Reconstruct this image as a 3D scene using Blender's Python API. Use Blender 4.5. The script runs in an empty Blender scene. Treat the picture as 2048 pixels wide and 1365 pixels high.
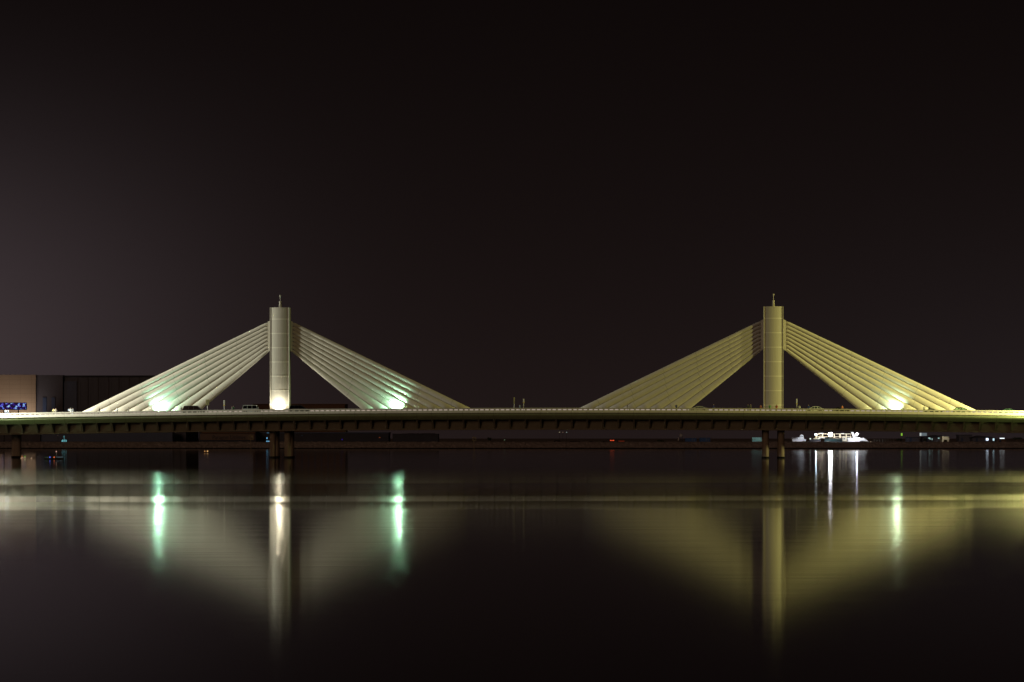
import bpy, bmesh, math, random
from mathutils import Vector, Matrix, noise

random.seed(7)
S = bpy.context.scene
COL = S.collection
R = math.radians

# ------------------------------------------------------------------ camera
CAM_H, HOR, F = 5.0, 877.0, 5120.0          # eye height, horizon row and focal length (photo pixels)
cd = bpy.data.cameras.new('camera')
cd.sensor_width = 36.0
cd.lens = 90.0
cd.shift_y = (HOR - 682.5) / 2048.0
cd.clip_start = 0.5
cd.clip_end = 30000.0
cam = bpy.data.objects.new('camera', cd)
COL.objects.link(cam)
cam.location = (0, 0, CAM_H)
cam.rotation_euler = (R(90), 0, 0)
S.camera = cam

# ------------------------------------------------------------------ night sky with the glow of the city low on the left
W = bpy.data.worlds.new('World')
S.world = W
W.use_nodes = True
nt = W.node_tree
nt.nodes.clear()


def wm(op, a, b=None, c=None):
    n = nt.nodes.new('ShaderNodeMath')
    n.operation = op
    for i, v in enumerate((a, b, c)):
        if v is None:
            continue
        if isinstance(v, (int, float)):
            n.inputs[i].default_value = v
        else:
            nt.links.new(v, n.inputs[i])
    return n.outputs[0]


tc = nt.nodes.new('ShaderNodeTexCoord')
sp = nt.nodes.new('ShaderNodeSeparateXYZ')
nt.links.new(tc.outputs['Generated'], sp.inputs[0])
zc = wm('ABSOLUTE', sp.outputs[2])
azi = wm('ARCTAN2', sp.outputs[0], sp.outputs[1])


def gauss(v, mid, wid):
    d = wm('DIVIDE', wm('SUBTRACT', v, mid), wid)
    return wm('EXPONENT', wm('MULTIPLY', wm('MULTIPLY', d, d), -1.0))


base = wm('MULTIPLY', wm('EXPONENT', wm('MULTIPLY', zc, -7.0)), 0.0138)
glow = wm('MULTIPLY', wm('MULTIPLY', gauss(azi, -0.245, 0.11), gauss(zc, 0.035, 0.075)), 0.037)
glow2 = wm('MULTIPLY', wm('MULTIPLY', gauss(azi, 0.20, 0.10), gauss(zc, 0.0, 0.07)), 0.004)


def wcol(v, rgb):
    n = nt.nodes.new('ShaderNodeVectorMath')
    n.operation = 'SCALE'
    n.inputs[0].default_value = rgb
    nt.links.new(v, n.inputs['Scale'])
    return n.outputs[0]


def vadd(a, b):
    n = nt.nodes.new('ShaderNodeVectorMath')
    n.operation = 'ADD'
    nt.links.new(a, n.inputs[0])
    nt.links.new(b, n.inputs[1])
    return n.outputs[0]


bg = nt.nodes.new('ShaderNodeBackground')
wo = nt.nodes.new('ShaderNodeOutputWorld')
nt.links.new(vadd(vadd(wcol(base, (1.0, 0.63, 0.60)), wcol(glow, (1.0, 0.77, 0.86))),
                  wcol(glow2, (0.8, 0.8, 1.0))), bg.inputs['Color'])
bg.inputs['Strength'].default_value = 1.0
nt.links.new(bg.outputs[0], wo.inputs[0])

# ------------------------------------------------------------------ the one distant light: an added warm fill for bank, piers and deck side
sd = bpy.data.lights.new('warm_fill', 'SUN')
sd.energy = 0.165
sd.angle = R(18)
sd.color = (1.0, 0.60, 0.38)
so = bpy.data.objects.new('warm_fill', sd)
COL.objects.link(so)
so.rotation_euler = (R(76), 0, R(-22))

S.view_settings.view_transform = 'Standard'
S.view_settings.look = 'None'
S.view_settings.exposure = 0.0
S.view_settings.gamma = 1.0
S.cycles.use_denoising = True
S.cycles.sample_clamp_indirect = 0.0
S.cycles.caustics_reflective = False
S.cycles.max_bounces = 6

# ------------------------------------------------------------------ where the bridge stands
TH = R(4.0)
CT, ST = math.cos(TH), math.sin(TH)
BD = 640.0
BM = Matrix.Translation((0, BD, 0)) @ Matrix.Rotation(-TH, 4, 'Z')


def tpx(px, v=0.0):
    a = (px - 1024.0) / F
    return (a * (BD + v * CT) - v * ST) / (CT + a * ST)


def dep(t, v=0.0):
    return BD - t * ST + v * CT


def zpx(py, t, v=0.0):
    return CAM_H + (HOR - py) * dep(t, v) / F


def ztop(t):                                  # top of the parapet along the crest curve
    return 12.47 - 6.3e-5 * (t - 12.0) ** 2


ROAD, WALK = -0.84, -0.72


def far(px, py, Y):
    return Vector(((px - 1024.0) * Y / F, Y, CAM_H + (HOR - py) * Y / F))


def wpos(t, v, z):
    return BM @ Vector((t, v, z))


# ------------------------------------------------------------------ lamps
def lamp(name, kind, loc, power, color, target=None, size=0.5, cone=60, blend=0.6):
    d = bpy.data.lights.new(name, kind)
    d.energy = power
    d.color = color
    d.shadow_soft_size = size
    if kind == 'SPOT':
        d.spot_size = R(cone)
        d.spot_blend = blend
    o = bpy.data.objects.new(name, d)
    COL.objects.link(o)
    o.location = loc
    if target is not None:
        o.rotation_euler = (Vector(target) - Vector(loc)).to_track_quat('-Z', 'Y').to_euler()
    return o


# floodlights on the shore embankments just out of view, washing pylons and stays
lamp('embankment_flood', 'SPOT', wpos(-195, -53, 82), 0.44e6, (0.95, 1.0, 0.80), wpos(-92, 0, 16), 1.5, 60, 1.0)
lamp('embankment_flood', 'SPOT', wpos(200, -53, 82), 0.58e6, (0.97, 0.91, 0.25), wpos(100, 0, 16), 1.5, 60, 1.0)
# street lamps over the approaches, light the parapet ends
lamp('approach_street_lamp', 'SPOT', wpos(-142, -17, 21), 185000, (1.0, 1.0, 0.82), wpos(-112, -8, 10.5), 0.4, 125, 0.5)
lamp('approach_street_lamp', 'SPOT', wpos(135, -15, 16), 90000, (1.0, 0.93, 0.36), wpos(108, -8, 10.5), 0.4, 125, 0.5)
# green mercury lamps under the approaches
lamp('landing_lamp', 'SPOT', wpos(-152, -34, 2.0), 15000, (0.72, 1.0, 0.50), wpos(-112, -10, 21), 4.0, 48, 0.9)
lamp('landing_lamp', 'SPOT', wpos(152, -34, 2.0), 9000, (0.80, 1.0, 0.32), wpos(112, -10, 21), 4.0, 48, 0.9)


# ------------------------------------------------------------------ materials
def new_mat(name):
    m = bpy.data.materials.new(name)
    m.use_nodes = True
    m.node_tree.nodes.clear()
    out = m.node_tree.nodes.new('ShaderNodeOutputMaterial')
    return m, m.node_tree, out


def pmat(name, col, rough=0.7, metal=0.0, var=0.0, scale=1.0, spec=0.5, obj_coord=False, streak=None, bump=0.0):
    m, t, out = new_mat(name)
    p = t.nodes.new('ShaderNodeBsdfPrincipled')
    t.links.new(p.outputs[0], out.inputs[0])
    p.inputs['Roughness'].default_value = rough
    p.inputs['Metallic'].default_value = metal
    p.inputs['Specular IOR Level'].default_value = spec
    c = (*col, 1)
    p.inputs['Base Color'].default_value = c
    if var > 0:
        co = t.nodes.new('ShaderNodeTexCoord')
        mp = t.nodes.new('ShaderNodeMapping')
        t.links.new(co.outputs['Object'], mp.inputs[0])
        mp.inputs['Scale'].default_value = streak or (1, 1, 1)
        n = t.nodes.new('ShaderNodeTexNoise')
        n.inputs['Scale'].default_value = scale
        n.inputs['Detail'].default_value = 6
        n.inputs['Roughness'].default_value = 0.65
        t.links.new(mp.outputs[0], n.inputs['Vector'])
        mx = t.nodes.new('ShaderNodeMix')
        mx.data_type = 'RGBA'
        t.links.new(n.outputs['Fac'], mx.inputs['Factor'])
        mx.inputs[6].default_value = (*[max(0, x * (1 - var)) for x in col], 1)
        mx.inputs[7].default_value = (*[min(1, x * (1 + var)) for x in col], 1)
        t.links.new(mx.outputs[2], p.inputs['Base Color'])
        if bump:
            b = t.nodes.new('ShaderNodeBump')
            b.inputs['Strength'].default_value = bump
            b.inputs['Distance'].default_value = 0.05
            t.links.new(n.outputs['Fac'], b.inputs['Height'])
            t.links.new(b.outputs[0], p.inputs['Normal'])
    return m


def emat(name, col, strength):
    m, t, out = new_mat(name)
    e = t.nodes.new('ShaderNodeEmission')
    e.inputs[0].default_value = (*col, 1)
    e.inputs[1].default_value = strength
    t.links.new(e.outputs[0], out.inputs[0])
    return m


def jointed(name, col, axis, period, width, var, scale, depth=0.45, per2=None, axis2=None):
    """concrete with thin darker casting joints every `period` metres along an axis of the object"""
    m = pmat(name, col, 0.75, var=var, scale=scale, bump=0.15)
    t = m.node_tree
    p = next(n for n in t.nodes if n.type == 'BSDF_PRINCIPLED')
    src = p.inputs['Base Color'].links[0].from_socket
    co = next(n for n in t.nodes if n.type == 'TEX_COORD')
    sx = t.nodes.new('ShaderNodeSeparateXYZ')
    t.links.new(co.outputs['Object'], sx.inputs[0])

    def line(ax, per):
        a = t.nodes.new('ShaderNodeMath')
        a.operation = 'PINGPONG'
        t.links.new(sx.outputs[ax], a.inputs[0])
        a.inputs[1].default_value = per / 2
        b = t.nodes.new('ShaderNodeMath')
        b.operation = 'LESS_THAN'
        t.links.new(a.outputs[0], b.inputs[0])
        b.inputs[1].default_value = width / 2
        return b.outputs[0]
    f = line(axis, period)
    if per2:
        g = t.nodes.new('ShaderNodeMath')
        g.operation = 'MAXIMUM'
        t.links.new(f, g.inputs[0])
        t.links.new(line(axis2, per2), g.inputs[1])
        f = g.outputs[0]
    mx = t.nodes.new('ShaderNodeMix')
    mx.data_type = 'RGBA'
    mu = t.nodes.new('ShaderNodeMath')
    mu.operation = 'MULTIPLY'
    t.links.new(f, mu.inputs[0])
    mu.inputs[1].default_value = depth
    t.links.new(mu.outputs[0], mx.inputs['Factor'])
    t.links.new(src, mx.inputs[6])
    mx.inputs[7].default_value = (col[0] * .25, col[1] * .25, col[2] * .25, 1)
    t.links.new(mx.outputs[2], p.inputs['Base Color'])
    return m


M = {}
M['concrete'] = pmat('concrete', (0.50, 0.46, 0.40), 0.75, var=0.22, scale=0.9, streak=(1, 1, .35), bump=0.2)
M['mast'] = pmat('mast_concrete', (0.50, 0.46, 0.40), 0.7, var=0.24, scale=1.6, streak=(3, 3, .08), bump=0.15)
M['mast_band'] = pmat('mast_band', (0.68, 0.64, 0.56), 0.6, var=0.1, scale=2)
M['stay'] = jointed('stay_sheath', (0.53, 0.49, 0.42), 0, 9.0, 0.10, 0.16, 1.6, 0.5)
M['parapet'] = jointed('parapet_concrete', (0.50, 0.47, 0.41), 0, 3.83, 0.07, 0.16, 1.2, 0.6)
M['fascia'] = jointed('fascia_concrete', (0.37, 0.44, 0.24), 0, 3.83, 0.07, 0.25, 0.8, 0.6)  # green tint in the colour carries some of the green lamps' light
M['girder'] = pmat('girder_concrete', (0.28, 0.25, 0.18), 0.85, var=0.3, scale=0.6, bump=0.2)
M['pier'] = pmat('pier_concrete', (0.34, 0.27, 0.20), 0.8, var=0.3, scale=1.0, streak=(2, 2, .25), bump=0.2)
M['tide'] = pmat('tide_mark', (0.012, 0.010, 0.009), 0.95, var=0.4, scale=3, spec=0.1)
M['asphalt'] = pmat('asphalt', (0.05, 0.05, 0.05), 0.9, var=0.3, scale=2)
M['strip'] = emat('trail_glow_strip', (1.0, 0.80, 0.66), 0.36)
M['lens'] = emat('flood_lens', (0.9, 1.0, 0.9), 6.0)
M['metal'] = pmat('galvanised_metal', (0.45, 0.46, 0.45), 0.45, 0.6, var=0.2, scale=4)
M['dark_metal'] = pmat('dark_metal', (0.05, 0.05, 0.05), 0.5, 0.5, var=0.3, scale=4)
M['sign_white'] = pmat('sign_white', (0.75, 0.76, 0.72), 0.5, var=0.08, scale=3)
M['sign_yellow'] = pmat('sign_yellow', (0.75, 0.55, 0.05), 0.5, var=0.08, scale=3)
M['sign_cream'] = pmat('sign_cream', (0.36, 0.34, 0.16), 0.5, var=0.08, scale=3)


# ------------------------------------------------------------------ building helpers
def obj(name, bm, mat, parent=None, smooth=False, mw=None, recalc=True):
    if recalc:
        bmesh.ops.recalc_face_normals(bm, faces=bm.faces[:])
    me = bpy.data.meshes.new(name)
    bm.to_mesh(me)
    bm.free()
    if mat is not None:
        for m in (mat if isinstance(mat, (list, tuple)) else [mat]):
            me.materials.append(m)
    if smooth:
        for p in me.polygons:
            p.use_smooth = True
    o = bpy.data.objects.new(name, me)
    COL.objects.link(o)
    if parent is not None:
        o.parent = parent
    if mw is not None:
        o.matrix_basis = mw
    return o


def tag(o, label=None, cat=None, group=None, kind=None):
    if label:
        o['label'] = label
    if cat:
        o['category'] = cat
    if group:
        o['group'] = group
    if kind:
        o['kind'] = kind
    return o


def thing(name, label, cat, loc, rz=0.0, group=None):
    o = bpy.data.objects.new(name, None)
    o.empty_display_size = 0.3
    COL.objects.link(o)
    o.location = loc
    o.rotation_euler = (0, 0, rz)
    return tag(o, label, cat, group)


def box(bm, x0, x1, y0, y1, z0, z1, mi=0, bev=0.0):
    vs = [bm.verts.new(p) for p in ((x0, y0, z0), (x1, y0, z0), (x1, y1, z0), (x0, y1, z0),
                                    (x0, y0, z1), (x1, y0, z1), (x1, y1, z1), (x0, y1, z1))]
    fs = [bm.faces.new([vs[i] for i in f]) for f in ((0, 3, 2, 1), (4, 5, 6, 7), (0, 1, 5, 4), (1, 2, 6, 5), (2, 3, 7, 6), (3, 0, 4, 7))]
    for f in fs:
        f.material_index = mi
    if bev:
        es = list({e for f in fs for e in f.edges})
        bmesh.ops.bevel(bm, geom=es, offset=bev, segments=2, affect='EDGES', profile=0.5)


def tube(bm, p0, p1, r0, r1=None, n=10, caps=True):
    r1 = r0 if r1 is None else r1
    p0, p1 = Vector(p0), Vector(p1)
    q = (p1 - p0).to_track_quat('Z', 'Y')
    a = [bm.verts.new(p0 + q @ Vector((r0 * math.cos(k * 2 * math.pi / n), r0 * math.sin(k * 2 * math.pi / n), 0))) for k in range(n)]
    b = [bm.verts.new(p1 + q @ Vector((r1 * math.cos(k * 2 * math.pi / n), r1 * math.sin(k * 2 * math.pi / n), 0))) for k in range(n)]
    for k in range(n):
        bm.faces.new((a[k], a[(k + 1) % n], b[(k + 1) % n], b[k]))
    if caps:
        bm.faces.new(a[::-1])
        bm.faces.new(b)


def lathe(bm, prof, n=14, c=(0, 0, 0)):
    rings = []
    for r, z in prof:
        rings.append([bm.verts.new((c[0] + r * math.cos(k * 2 * math.pi / n), c[1] + r * math.sin(k * 2 * math.pi / n), c[2] + z)) for k in range(n)])
    for a, b in zip(rings, rings[1:]):
        for k in range(n):
            bm.faces.new((a[k], a[(k + 1) % n], b[(k + 1) % n], b[k]))
    bm.faces.new(rings[0][::-1])
    bm.faces.new(rings[-1])


def prism(bm, poly, axis, a0, a1, mi=0):
    """extrude a 2-D polygon along an axis: 'x' -> poly is (y,z); 'y' -> (x,z); 'z' -> (x,y)"""
    def P(u, v, a):
        return (a, u, v) if axis == 'x' else (u, a, v) if axis == 'y' else (u, v, a)
    A = [bm.verts.new(P(u, v, a0)) for u, v in poly]
    B = [bm.verts.new(P(u, v, a1)) for u, v in poly]
    n = len(poly)
    fs = [bm.faces.new(A[::-1]), bm.faces.new(B)]
    for k in range(n):
        fs.append(bm.faces.new((A[k], A[(k + 1) % n], B[(k + 1) % n], B[k])))
    for f in fs:
        f.material_index = mi
    return fs


T0, T1, STEP = -230.0, 230.0, 3.83
TS = [T0 + k * STEP for k in range(int((T1 - T0) / STEP) + 1)]


def sweep(bm, prof, ts=None):
    """sweep a closed (v, z) outline along the crest of the bridge; z is measured from the parapet top"""
    rings = []
    for t in (ts or TS):
        rings.append([bm.verts.new((t, v, ztop(t) + z)) for v, z in prof])
    n = len(prof)
    for a, b in zip(rings, rings[1:]):
        for k in range(n):
            bm.faces.new((a[k], a[(k + 1) % n], b[(k + 1) % n], b[k]))
    bm.faces.new(rings[0][::-1])
    bm.faces.new(rings[-1])


# ------------------------------------------------------------------ water
def water():
    m, t, out = new_mat('water')
    p = t.nodes.new('ShaderNodeBsdfGlossy')
    p.distribution = 'BECKMANN'
    p.inputs['Color'].default_value = (.9, .9, .9, 1)
    deep = t.nodes.new('ShaderNodeBsdfDiffuse')
    deep.inputs['Color'].default_value = (0.0015, 0.0016, 0.002, 1)
    fr = t.nodes.new('ShaderNodeFresnel')
    fr.inputs['IOR'].default_value = 1.333
    mxs = t.nodes.new('ShaderNodeMixShader')
    t.links.new(fr.outputs[0], mxs.inputs[0])
    t.links.new(deep.outputs[0], mxs.inputs[1])
    p2 = t.nodes.new('ShaderNodeBsdfGlossy')
    p2.distribution = 'BECKMANN'
    p2.inputs['Color'].default_value = (.9, .9, .9, 1)
    lob = t.nodes.new('ShaderNodeMixShader')
    lob.inputs[0].default_value = 0.42
    t.links.new(p.outputs[0], lob.inputs[1])
    t.links.new(p2.outputs[0], lob.inputs[2])
    t.links.new(lob.outputs[0], mxs.inputs[2])
    t.links.new(mxs.outputs[0], out.inputs[0])
    g = t.nodes.new('ShaderNodeNewGeometry')
    s = t.nodes.new('ShaderNodeSeparateXYZ')
    t.links.new(g.outputs['Position'], s.inputs[0])

    def mt(op, a, b=None, clamp=False):
        n = t.nodes.new('ShaderNodeMath')
        n.operation = op
        n.use_clamp = clamp
        for i, v in enumerate((a, b)):
            if v is None:
                continue
            if isinstance(v, (int, float)):
                n.inputs[i].default_value = v
            else:
                t.links.new(v, n.inputs[i])
        return n.outputs[0]

    # distance bands of wind-ruffled and slick water, their edges wandering slowly along the shore
    ly = mt('LOGARITHM', mt('MAXIMUM', s.outputs[1], 5.0), math.e)
    cb = t.nodes.new('ShaderNodeCombineXYZ')
    t.links.new(mt('MULTIPLY', s.outputs[0], 0.012), cb.inputs[0])
    t.links.new(mt('MULTIPLY', ly, 2.0), cb.inputs[1])
    n1 = t.nodes.new('ShaderNodeTexNoise')
    n1.inputs['Scale'].default_value = 1.0
    n1.inputs['Detail'].default_value = 2.0
    t.links.new(cb.outputs[0], n1.inputs['Vector'])
    warp = mt('MULTIPLY', mt('SUBTRACT', n1.outputs['Fac'], 0.5), 0.05)
    lw = mt('ADD', mt('ADD', ly, warp), mt('MULTIPLY', s.outputs[0], -0.00045))
    # thin streaks lying across the view of the shore
    cb2 = t.nodes.new('ShaderNodeCombineXYZ')
    t.links.new(mt('MULTIPLY', s.outputs[0], 0.006), cb2.inputs[0])
    t.links.new(mt('MULTIPLY', lw, 75.0), cb2.inputs[1])
    n2 = t.nodes.new('ShaderNodeTexNoise')
    n2.inputs['Scale'].default_value = 1.0
    n2.inputs['Detail'].default_value = 4.0
    n2.inputs['Roughness'].default_value = 0.7
    t.links.new(cb2.outputs[0], n2.inputs['Vector'])
    lo, hi = math.log(20.0), math.log(1300.0)
    mr = t.nodes.new('ShaderNodeMapRange')
    t.links.new(lw, mr.inputs[0])
    mr.inputs[1].default_value = lo
    mr.inputs[2].default_value = hi
    cr = t.nodes.new('ShaderNodeValToRGB')
    cr.color_ramp.interpolation = 'LINEAR'
    els = cr.color_ramp.elements

    def at(row):
        return (math.log(25600.0 / (row - HOR)) - lo) / (hi - lo)
    # (photo row the band lies at, roughness)
    bands = [(1365, .072, 0, .22), (1200, .073, 0, .22), (1060, .082, 0, .24), (1021, .084, 0, .26), (1017.5, .050, -.0014, .32),
             (1003.5, .045, -.0016, .32), (1001.8, .048, .0013, .26), (992.2, .050, .0014, .28), (990.8, .045, -.0010, .34),
             (968, .050, -.0008, .34), (966.2, .072, .0026, .30), (944, .082, .0014, .40), (930, .088, 0, .40), (905, .088, 0, .40)]
    while len(els) > 1:
        els.remove(els[-1])
    for i, (row, ro, tilt, wide) in enumerate(bands):
        e = els[0] if i == 0 else els.new(at(row))
        e.position = at(row)
        e.color = (ro * 4, tilt * 100 + .5, wide, 1)
    t.links.new(mr.outputs[0], cr.inputs[0])
    st = mt('ADD', mt('MULTIPLY', mt('SUBTRACT', n2.outputs['Fac'], 0.5), 0.75), 1.0)
    sc = t.nodes.new('ShaderNodeSeparateColor')
    t.links.new(cr.outputs['Color'], sc.inputs[0])
    # long low swells lean the surface a little towards or away from the viewer's shore
    lean = mt('ADD', mt('MULTIPLY', mt('SUBTRACT', sc.outputs[1], 0.5), 0.01), mt('MULTIPLY', mt('SUBTRACT', n2.outputs['Fac'], 0.5), 0.0042))
    nv = t.nodes.new('ShaderNodeCombineXYZ')
    t.links.new(mt('MULTIPLY', lean, -1.0), nv.inputs[1])
    nv.inputs[2].default_value = 1.0
    nn = t.nodes.new('ShaderNodeVectorMath')
    nn.operation = 'NORMALIZE'
    t.links.new(nv.outputs[0], nn.inputs[0])
    t.links.new(nn.outputs[0], p.inputs['Normal'])
    t.links.new(sc.outputs[2], lob.inputs[0])
    ro = mt('MULTIPLY', mt('MULTIPLY', sc.outputs[0], 0.25), st)
    t.links.new(ro, p.inputs['Roughness'])
    t.links.new(mt('MULTIPLY', st, 0.098), p2.inputs['Roughness'])
    t.links.new(nn.outputs[0], p2.inputs['Normal'])
    bm = bmesh.new()
    vs = [bm.verts.new(q) for q in ((-2500, -300, 0), (2500, -300, 0), (2500, 1232, 0), (-2500, 1232, 0))]
    bm.faces.new(vs)
    o = obj('water', bm, m)
    tag(o, kind='structure')


water()


# ------------------------------------------------------------------ far shore: land and riprap bank
def shore():
    m = pmat('riprap', (0.42, 0.36, 0.35), 0.9, var=0.6, scale=0.55, bump=0.4)
    t = m.node_tree
    p = next(n for n in t.nodes if n.type == 'BSDF_PRINCIPLED')
    src = p.inputs['Base Color'].links[0].from_socket
    g = t.nodes.new('ShaderNodeNewGeometry')
    s = t.nodes.new('ShaderNodeSeparateXYZ')
    t.links.new(g.outputs['Position'], s.inputs[0])
    mr = t.nodes.new('ShaderNodeMapRange')
    t.links.new(s.outputs[2], mr.inputs[0])
    mr.inputs[1].default_value = 0.35
    mr.inputs[2].default_value = 0.6
    mx = t.nodes.new('ShaderNodeMix')
    mx.data_type = 'RGBA'
    t.links.new(mr.outputs[0], mx.inputs['Factor'])
    mx.inputs[6].default_value = (0.012, 0.010, 0.010, 1)
    t.links.new(src, mx.inputs[7])
    t.links.new(mx.outputs[2], p.inputs['Base Color'])
    bm = bmesh.new()
    xs = [-2500, -1200, -600] + [-300 + 0.75 * k for k in range(801)] + [600, 1200, 2500]
    prof = [(1218.0, -0.5), (1219.2, 0.15), (1220.0, 0.5), (1220.9, 0.95), (1221.8, 1.4), (1222.7, 1.85), (1223.6, 2.3),
            (1224.5, 2.7), (1225.4, 3.05), (1226.5, 3.3), (1229.0, 3.32)]
    rows = []
    rnd = random.Random(3)
    for x in xs:
        row = []
        for i, (y, z) in enumerate(prof):
            k = 0 if i in (0, len(prof) - 1) else 1
            row.append(bm.verts.new((x + k * rnd.uniform(-.3, .3), y + k * rnd.uniform(-.35, .35), z + k * rnd.uniform(-.22, .22))))
        rows.append(row)
    for a, b in zip(rows, rows[1:]):
        for k in range(len(prof) - 1):
            bm.faces.new((a[k], b[k], b[k + 1], a[k + 1]))
    tag(obj('shore_bank', bm, m), kind='structure')
    gm = pmat('dry_ground', (0.38, 0.33, 0.32), 0.95, var=0.4, scale=0.15)
    bm = bmesh.new()
    bm.faces.new([bm.verts.new(q) for q in ((-6000, 1228.9, 3.28), (6000, 1228.9, 3.28), (6000, 16000, 3.28), (-6000, 16000, 3.28))])
    tag(obj('ground', bm, gm), kind='structure')


shore()

# ------------------------------------------------------------------ the bridge
PYL = (tpx(560.5), tpx(1546.7))
bridge = thing('cable_stayed_bridge', 'long concrete cable-stayed road bridge with two floodlit pylons crossing the water', 'bridge', (0, 0, 0))
bridge.matrix_world = BM


def part(name, bm, mat, parent=None, **k):
    return obj(name, bm, mat, parent or bridge, **k)


# deck and box girder
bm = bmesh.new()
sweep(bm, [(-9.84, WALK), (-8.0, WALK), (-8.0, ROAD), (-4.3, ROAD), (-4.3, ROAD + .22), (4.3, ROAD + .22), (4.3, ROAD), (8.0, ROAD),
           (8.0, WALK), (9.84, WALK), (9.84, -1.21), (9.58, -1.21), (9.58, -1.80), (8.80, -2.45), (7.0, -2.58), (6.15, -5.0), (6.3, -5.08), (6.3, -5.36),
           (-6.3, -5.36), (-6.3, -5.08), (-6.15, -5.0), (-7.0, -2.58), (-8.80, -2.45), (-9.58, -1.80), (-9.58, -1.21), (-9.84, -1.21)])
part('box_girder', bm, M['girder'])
bm = bmesh.new()
for s in (-1, 1):
    v0, v1 = sorted((s * 4.32, s * 7.98))
    rings = [[bm.verts.new((t, v0, ztop(t) + ROAD + .006)), bm.verts.new((t, v1, ztop(t) + ROAD + .006))] for t in TS]
    for a, b in zip(rings, rings[1:]):
        bm.faces.new((a[0], b[0], b[1], a[1]))
part('roadway', bm, M['asphalt'])

# parapets: rail on posts over a solid apron, then the curved fascia below
NPOST = 3
for s in (-1, 1):
    bm = bmesh.new()
    sweep(bm, [(s * v, z) for v, z in ((9.86, -.02), (9.90, 0.0), (10.10, 0.0), (10.16, -.04), (10.17, -.31), (9.85, -.31))])
    sweep(bm, [(s * v, z) for v, z in ((9.85, -.55), (10.18, -.55), (10.23, -.66), (10.31, -1.17), (10.26, -1.23), (9.85, -1.23))])
    t = T0
    ph = tpx(10.1, -10) % STEP
    k = 0
    t = math.floor(T0 / STEP) * STEP + ph
    while t < T1:
        for j in range(NPOST):
            a = t + j * STEP / NPOST
            if T0 + 1 < a < T1 - 1:
                wd = 0.34 if j else 0.40
                z = ztop(a)
                box(bm, a - wd / 2, a + wd / 2, min(s * 9.87, s * 10.15), max(s * 9.87, s * 10.15), z - .60, z - .24)
        t += STEP
    part('parapet', bm, M['parapet'])
    bm = bmesh.new()
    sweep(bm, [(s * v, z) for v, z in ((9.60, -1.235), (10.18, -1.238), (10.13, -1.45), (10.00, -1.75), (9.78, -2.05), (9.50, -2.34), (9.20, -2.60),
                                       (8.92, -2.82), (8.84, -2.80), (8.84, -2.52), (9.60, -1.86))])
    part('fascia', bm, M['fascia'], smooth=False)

# bracket ribs under the cantilevered edges (only as far as the photo shows)
rib_t = []
t = tpx(10.1, -9) - 2 * STEP
while t < 142:
    rib_t.append(t)
    t += STEP
ribpoly = [(-9.15, -2.66), (-8.55, -3.02), (-7.75, -3.75), (-6.95, -4.62), (-6.28, -5.06), (-6.05, -5.06), (-6.9, -2.55)]
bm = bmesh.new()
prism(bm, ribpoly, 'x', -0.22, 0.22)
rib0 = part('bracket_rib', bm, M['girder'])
for i, t in enumerate(rib_t):
    o = rib0 if i == 0 else rib0.copy()
    if i:
        COL.objects.link(o)
        o.parent = bridge
    o.location = (t, 0, ztop(t))

# median barrier and an added glowing strip in place of headlight trails
bm = bmesh.new()
sweep(bm, [(-4.10, ROAD + .22), (-4.16, ROAD + .30), (-4.16, ROAD + .82), (-3.98, ROAD + .84), (-3.98, ROAD + .22)])
part('median_barrier', bm, M['concrete'])
bm = bmesh.new()
sweep(bm, [(-4.24, ROAD + .28), (-4.24, ROAD + .78), (-4.162, ROAD + .78), (-4.162, ROAD + .28)])
part('trail_glow_strip', bm, M['strip'])

# pylons
SEG = 3.585


def mast_section():
    pts = []
    HW, HD = 2.44, 1.30
    fl = .20
    fr = []
    fr.append((-HW, -HD))
    fr.append((-HW + fl, -HD))
    for k in range(13):
        u = -1 + 2 * k / 12
        x = (HW - fl) * u
        y = -HD + 0.16 - 0.42 * (1 - u * u)
        fr.append((x, y))
    fr.append((HW - fl, -HD))
    fr.append((HW, -HD))
    bk = [(x, -y) for x, y in fr[::-1]]
    return fr + bk


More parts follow.
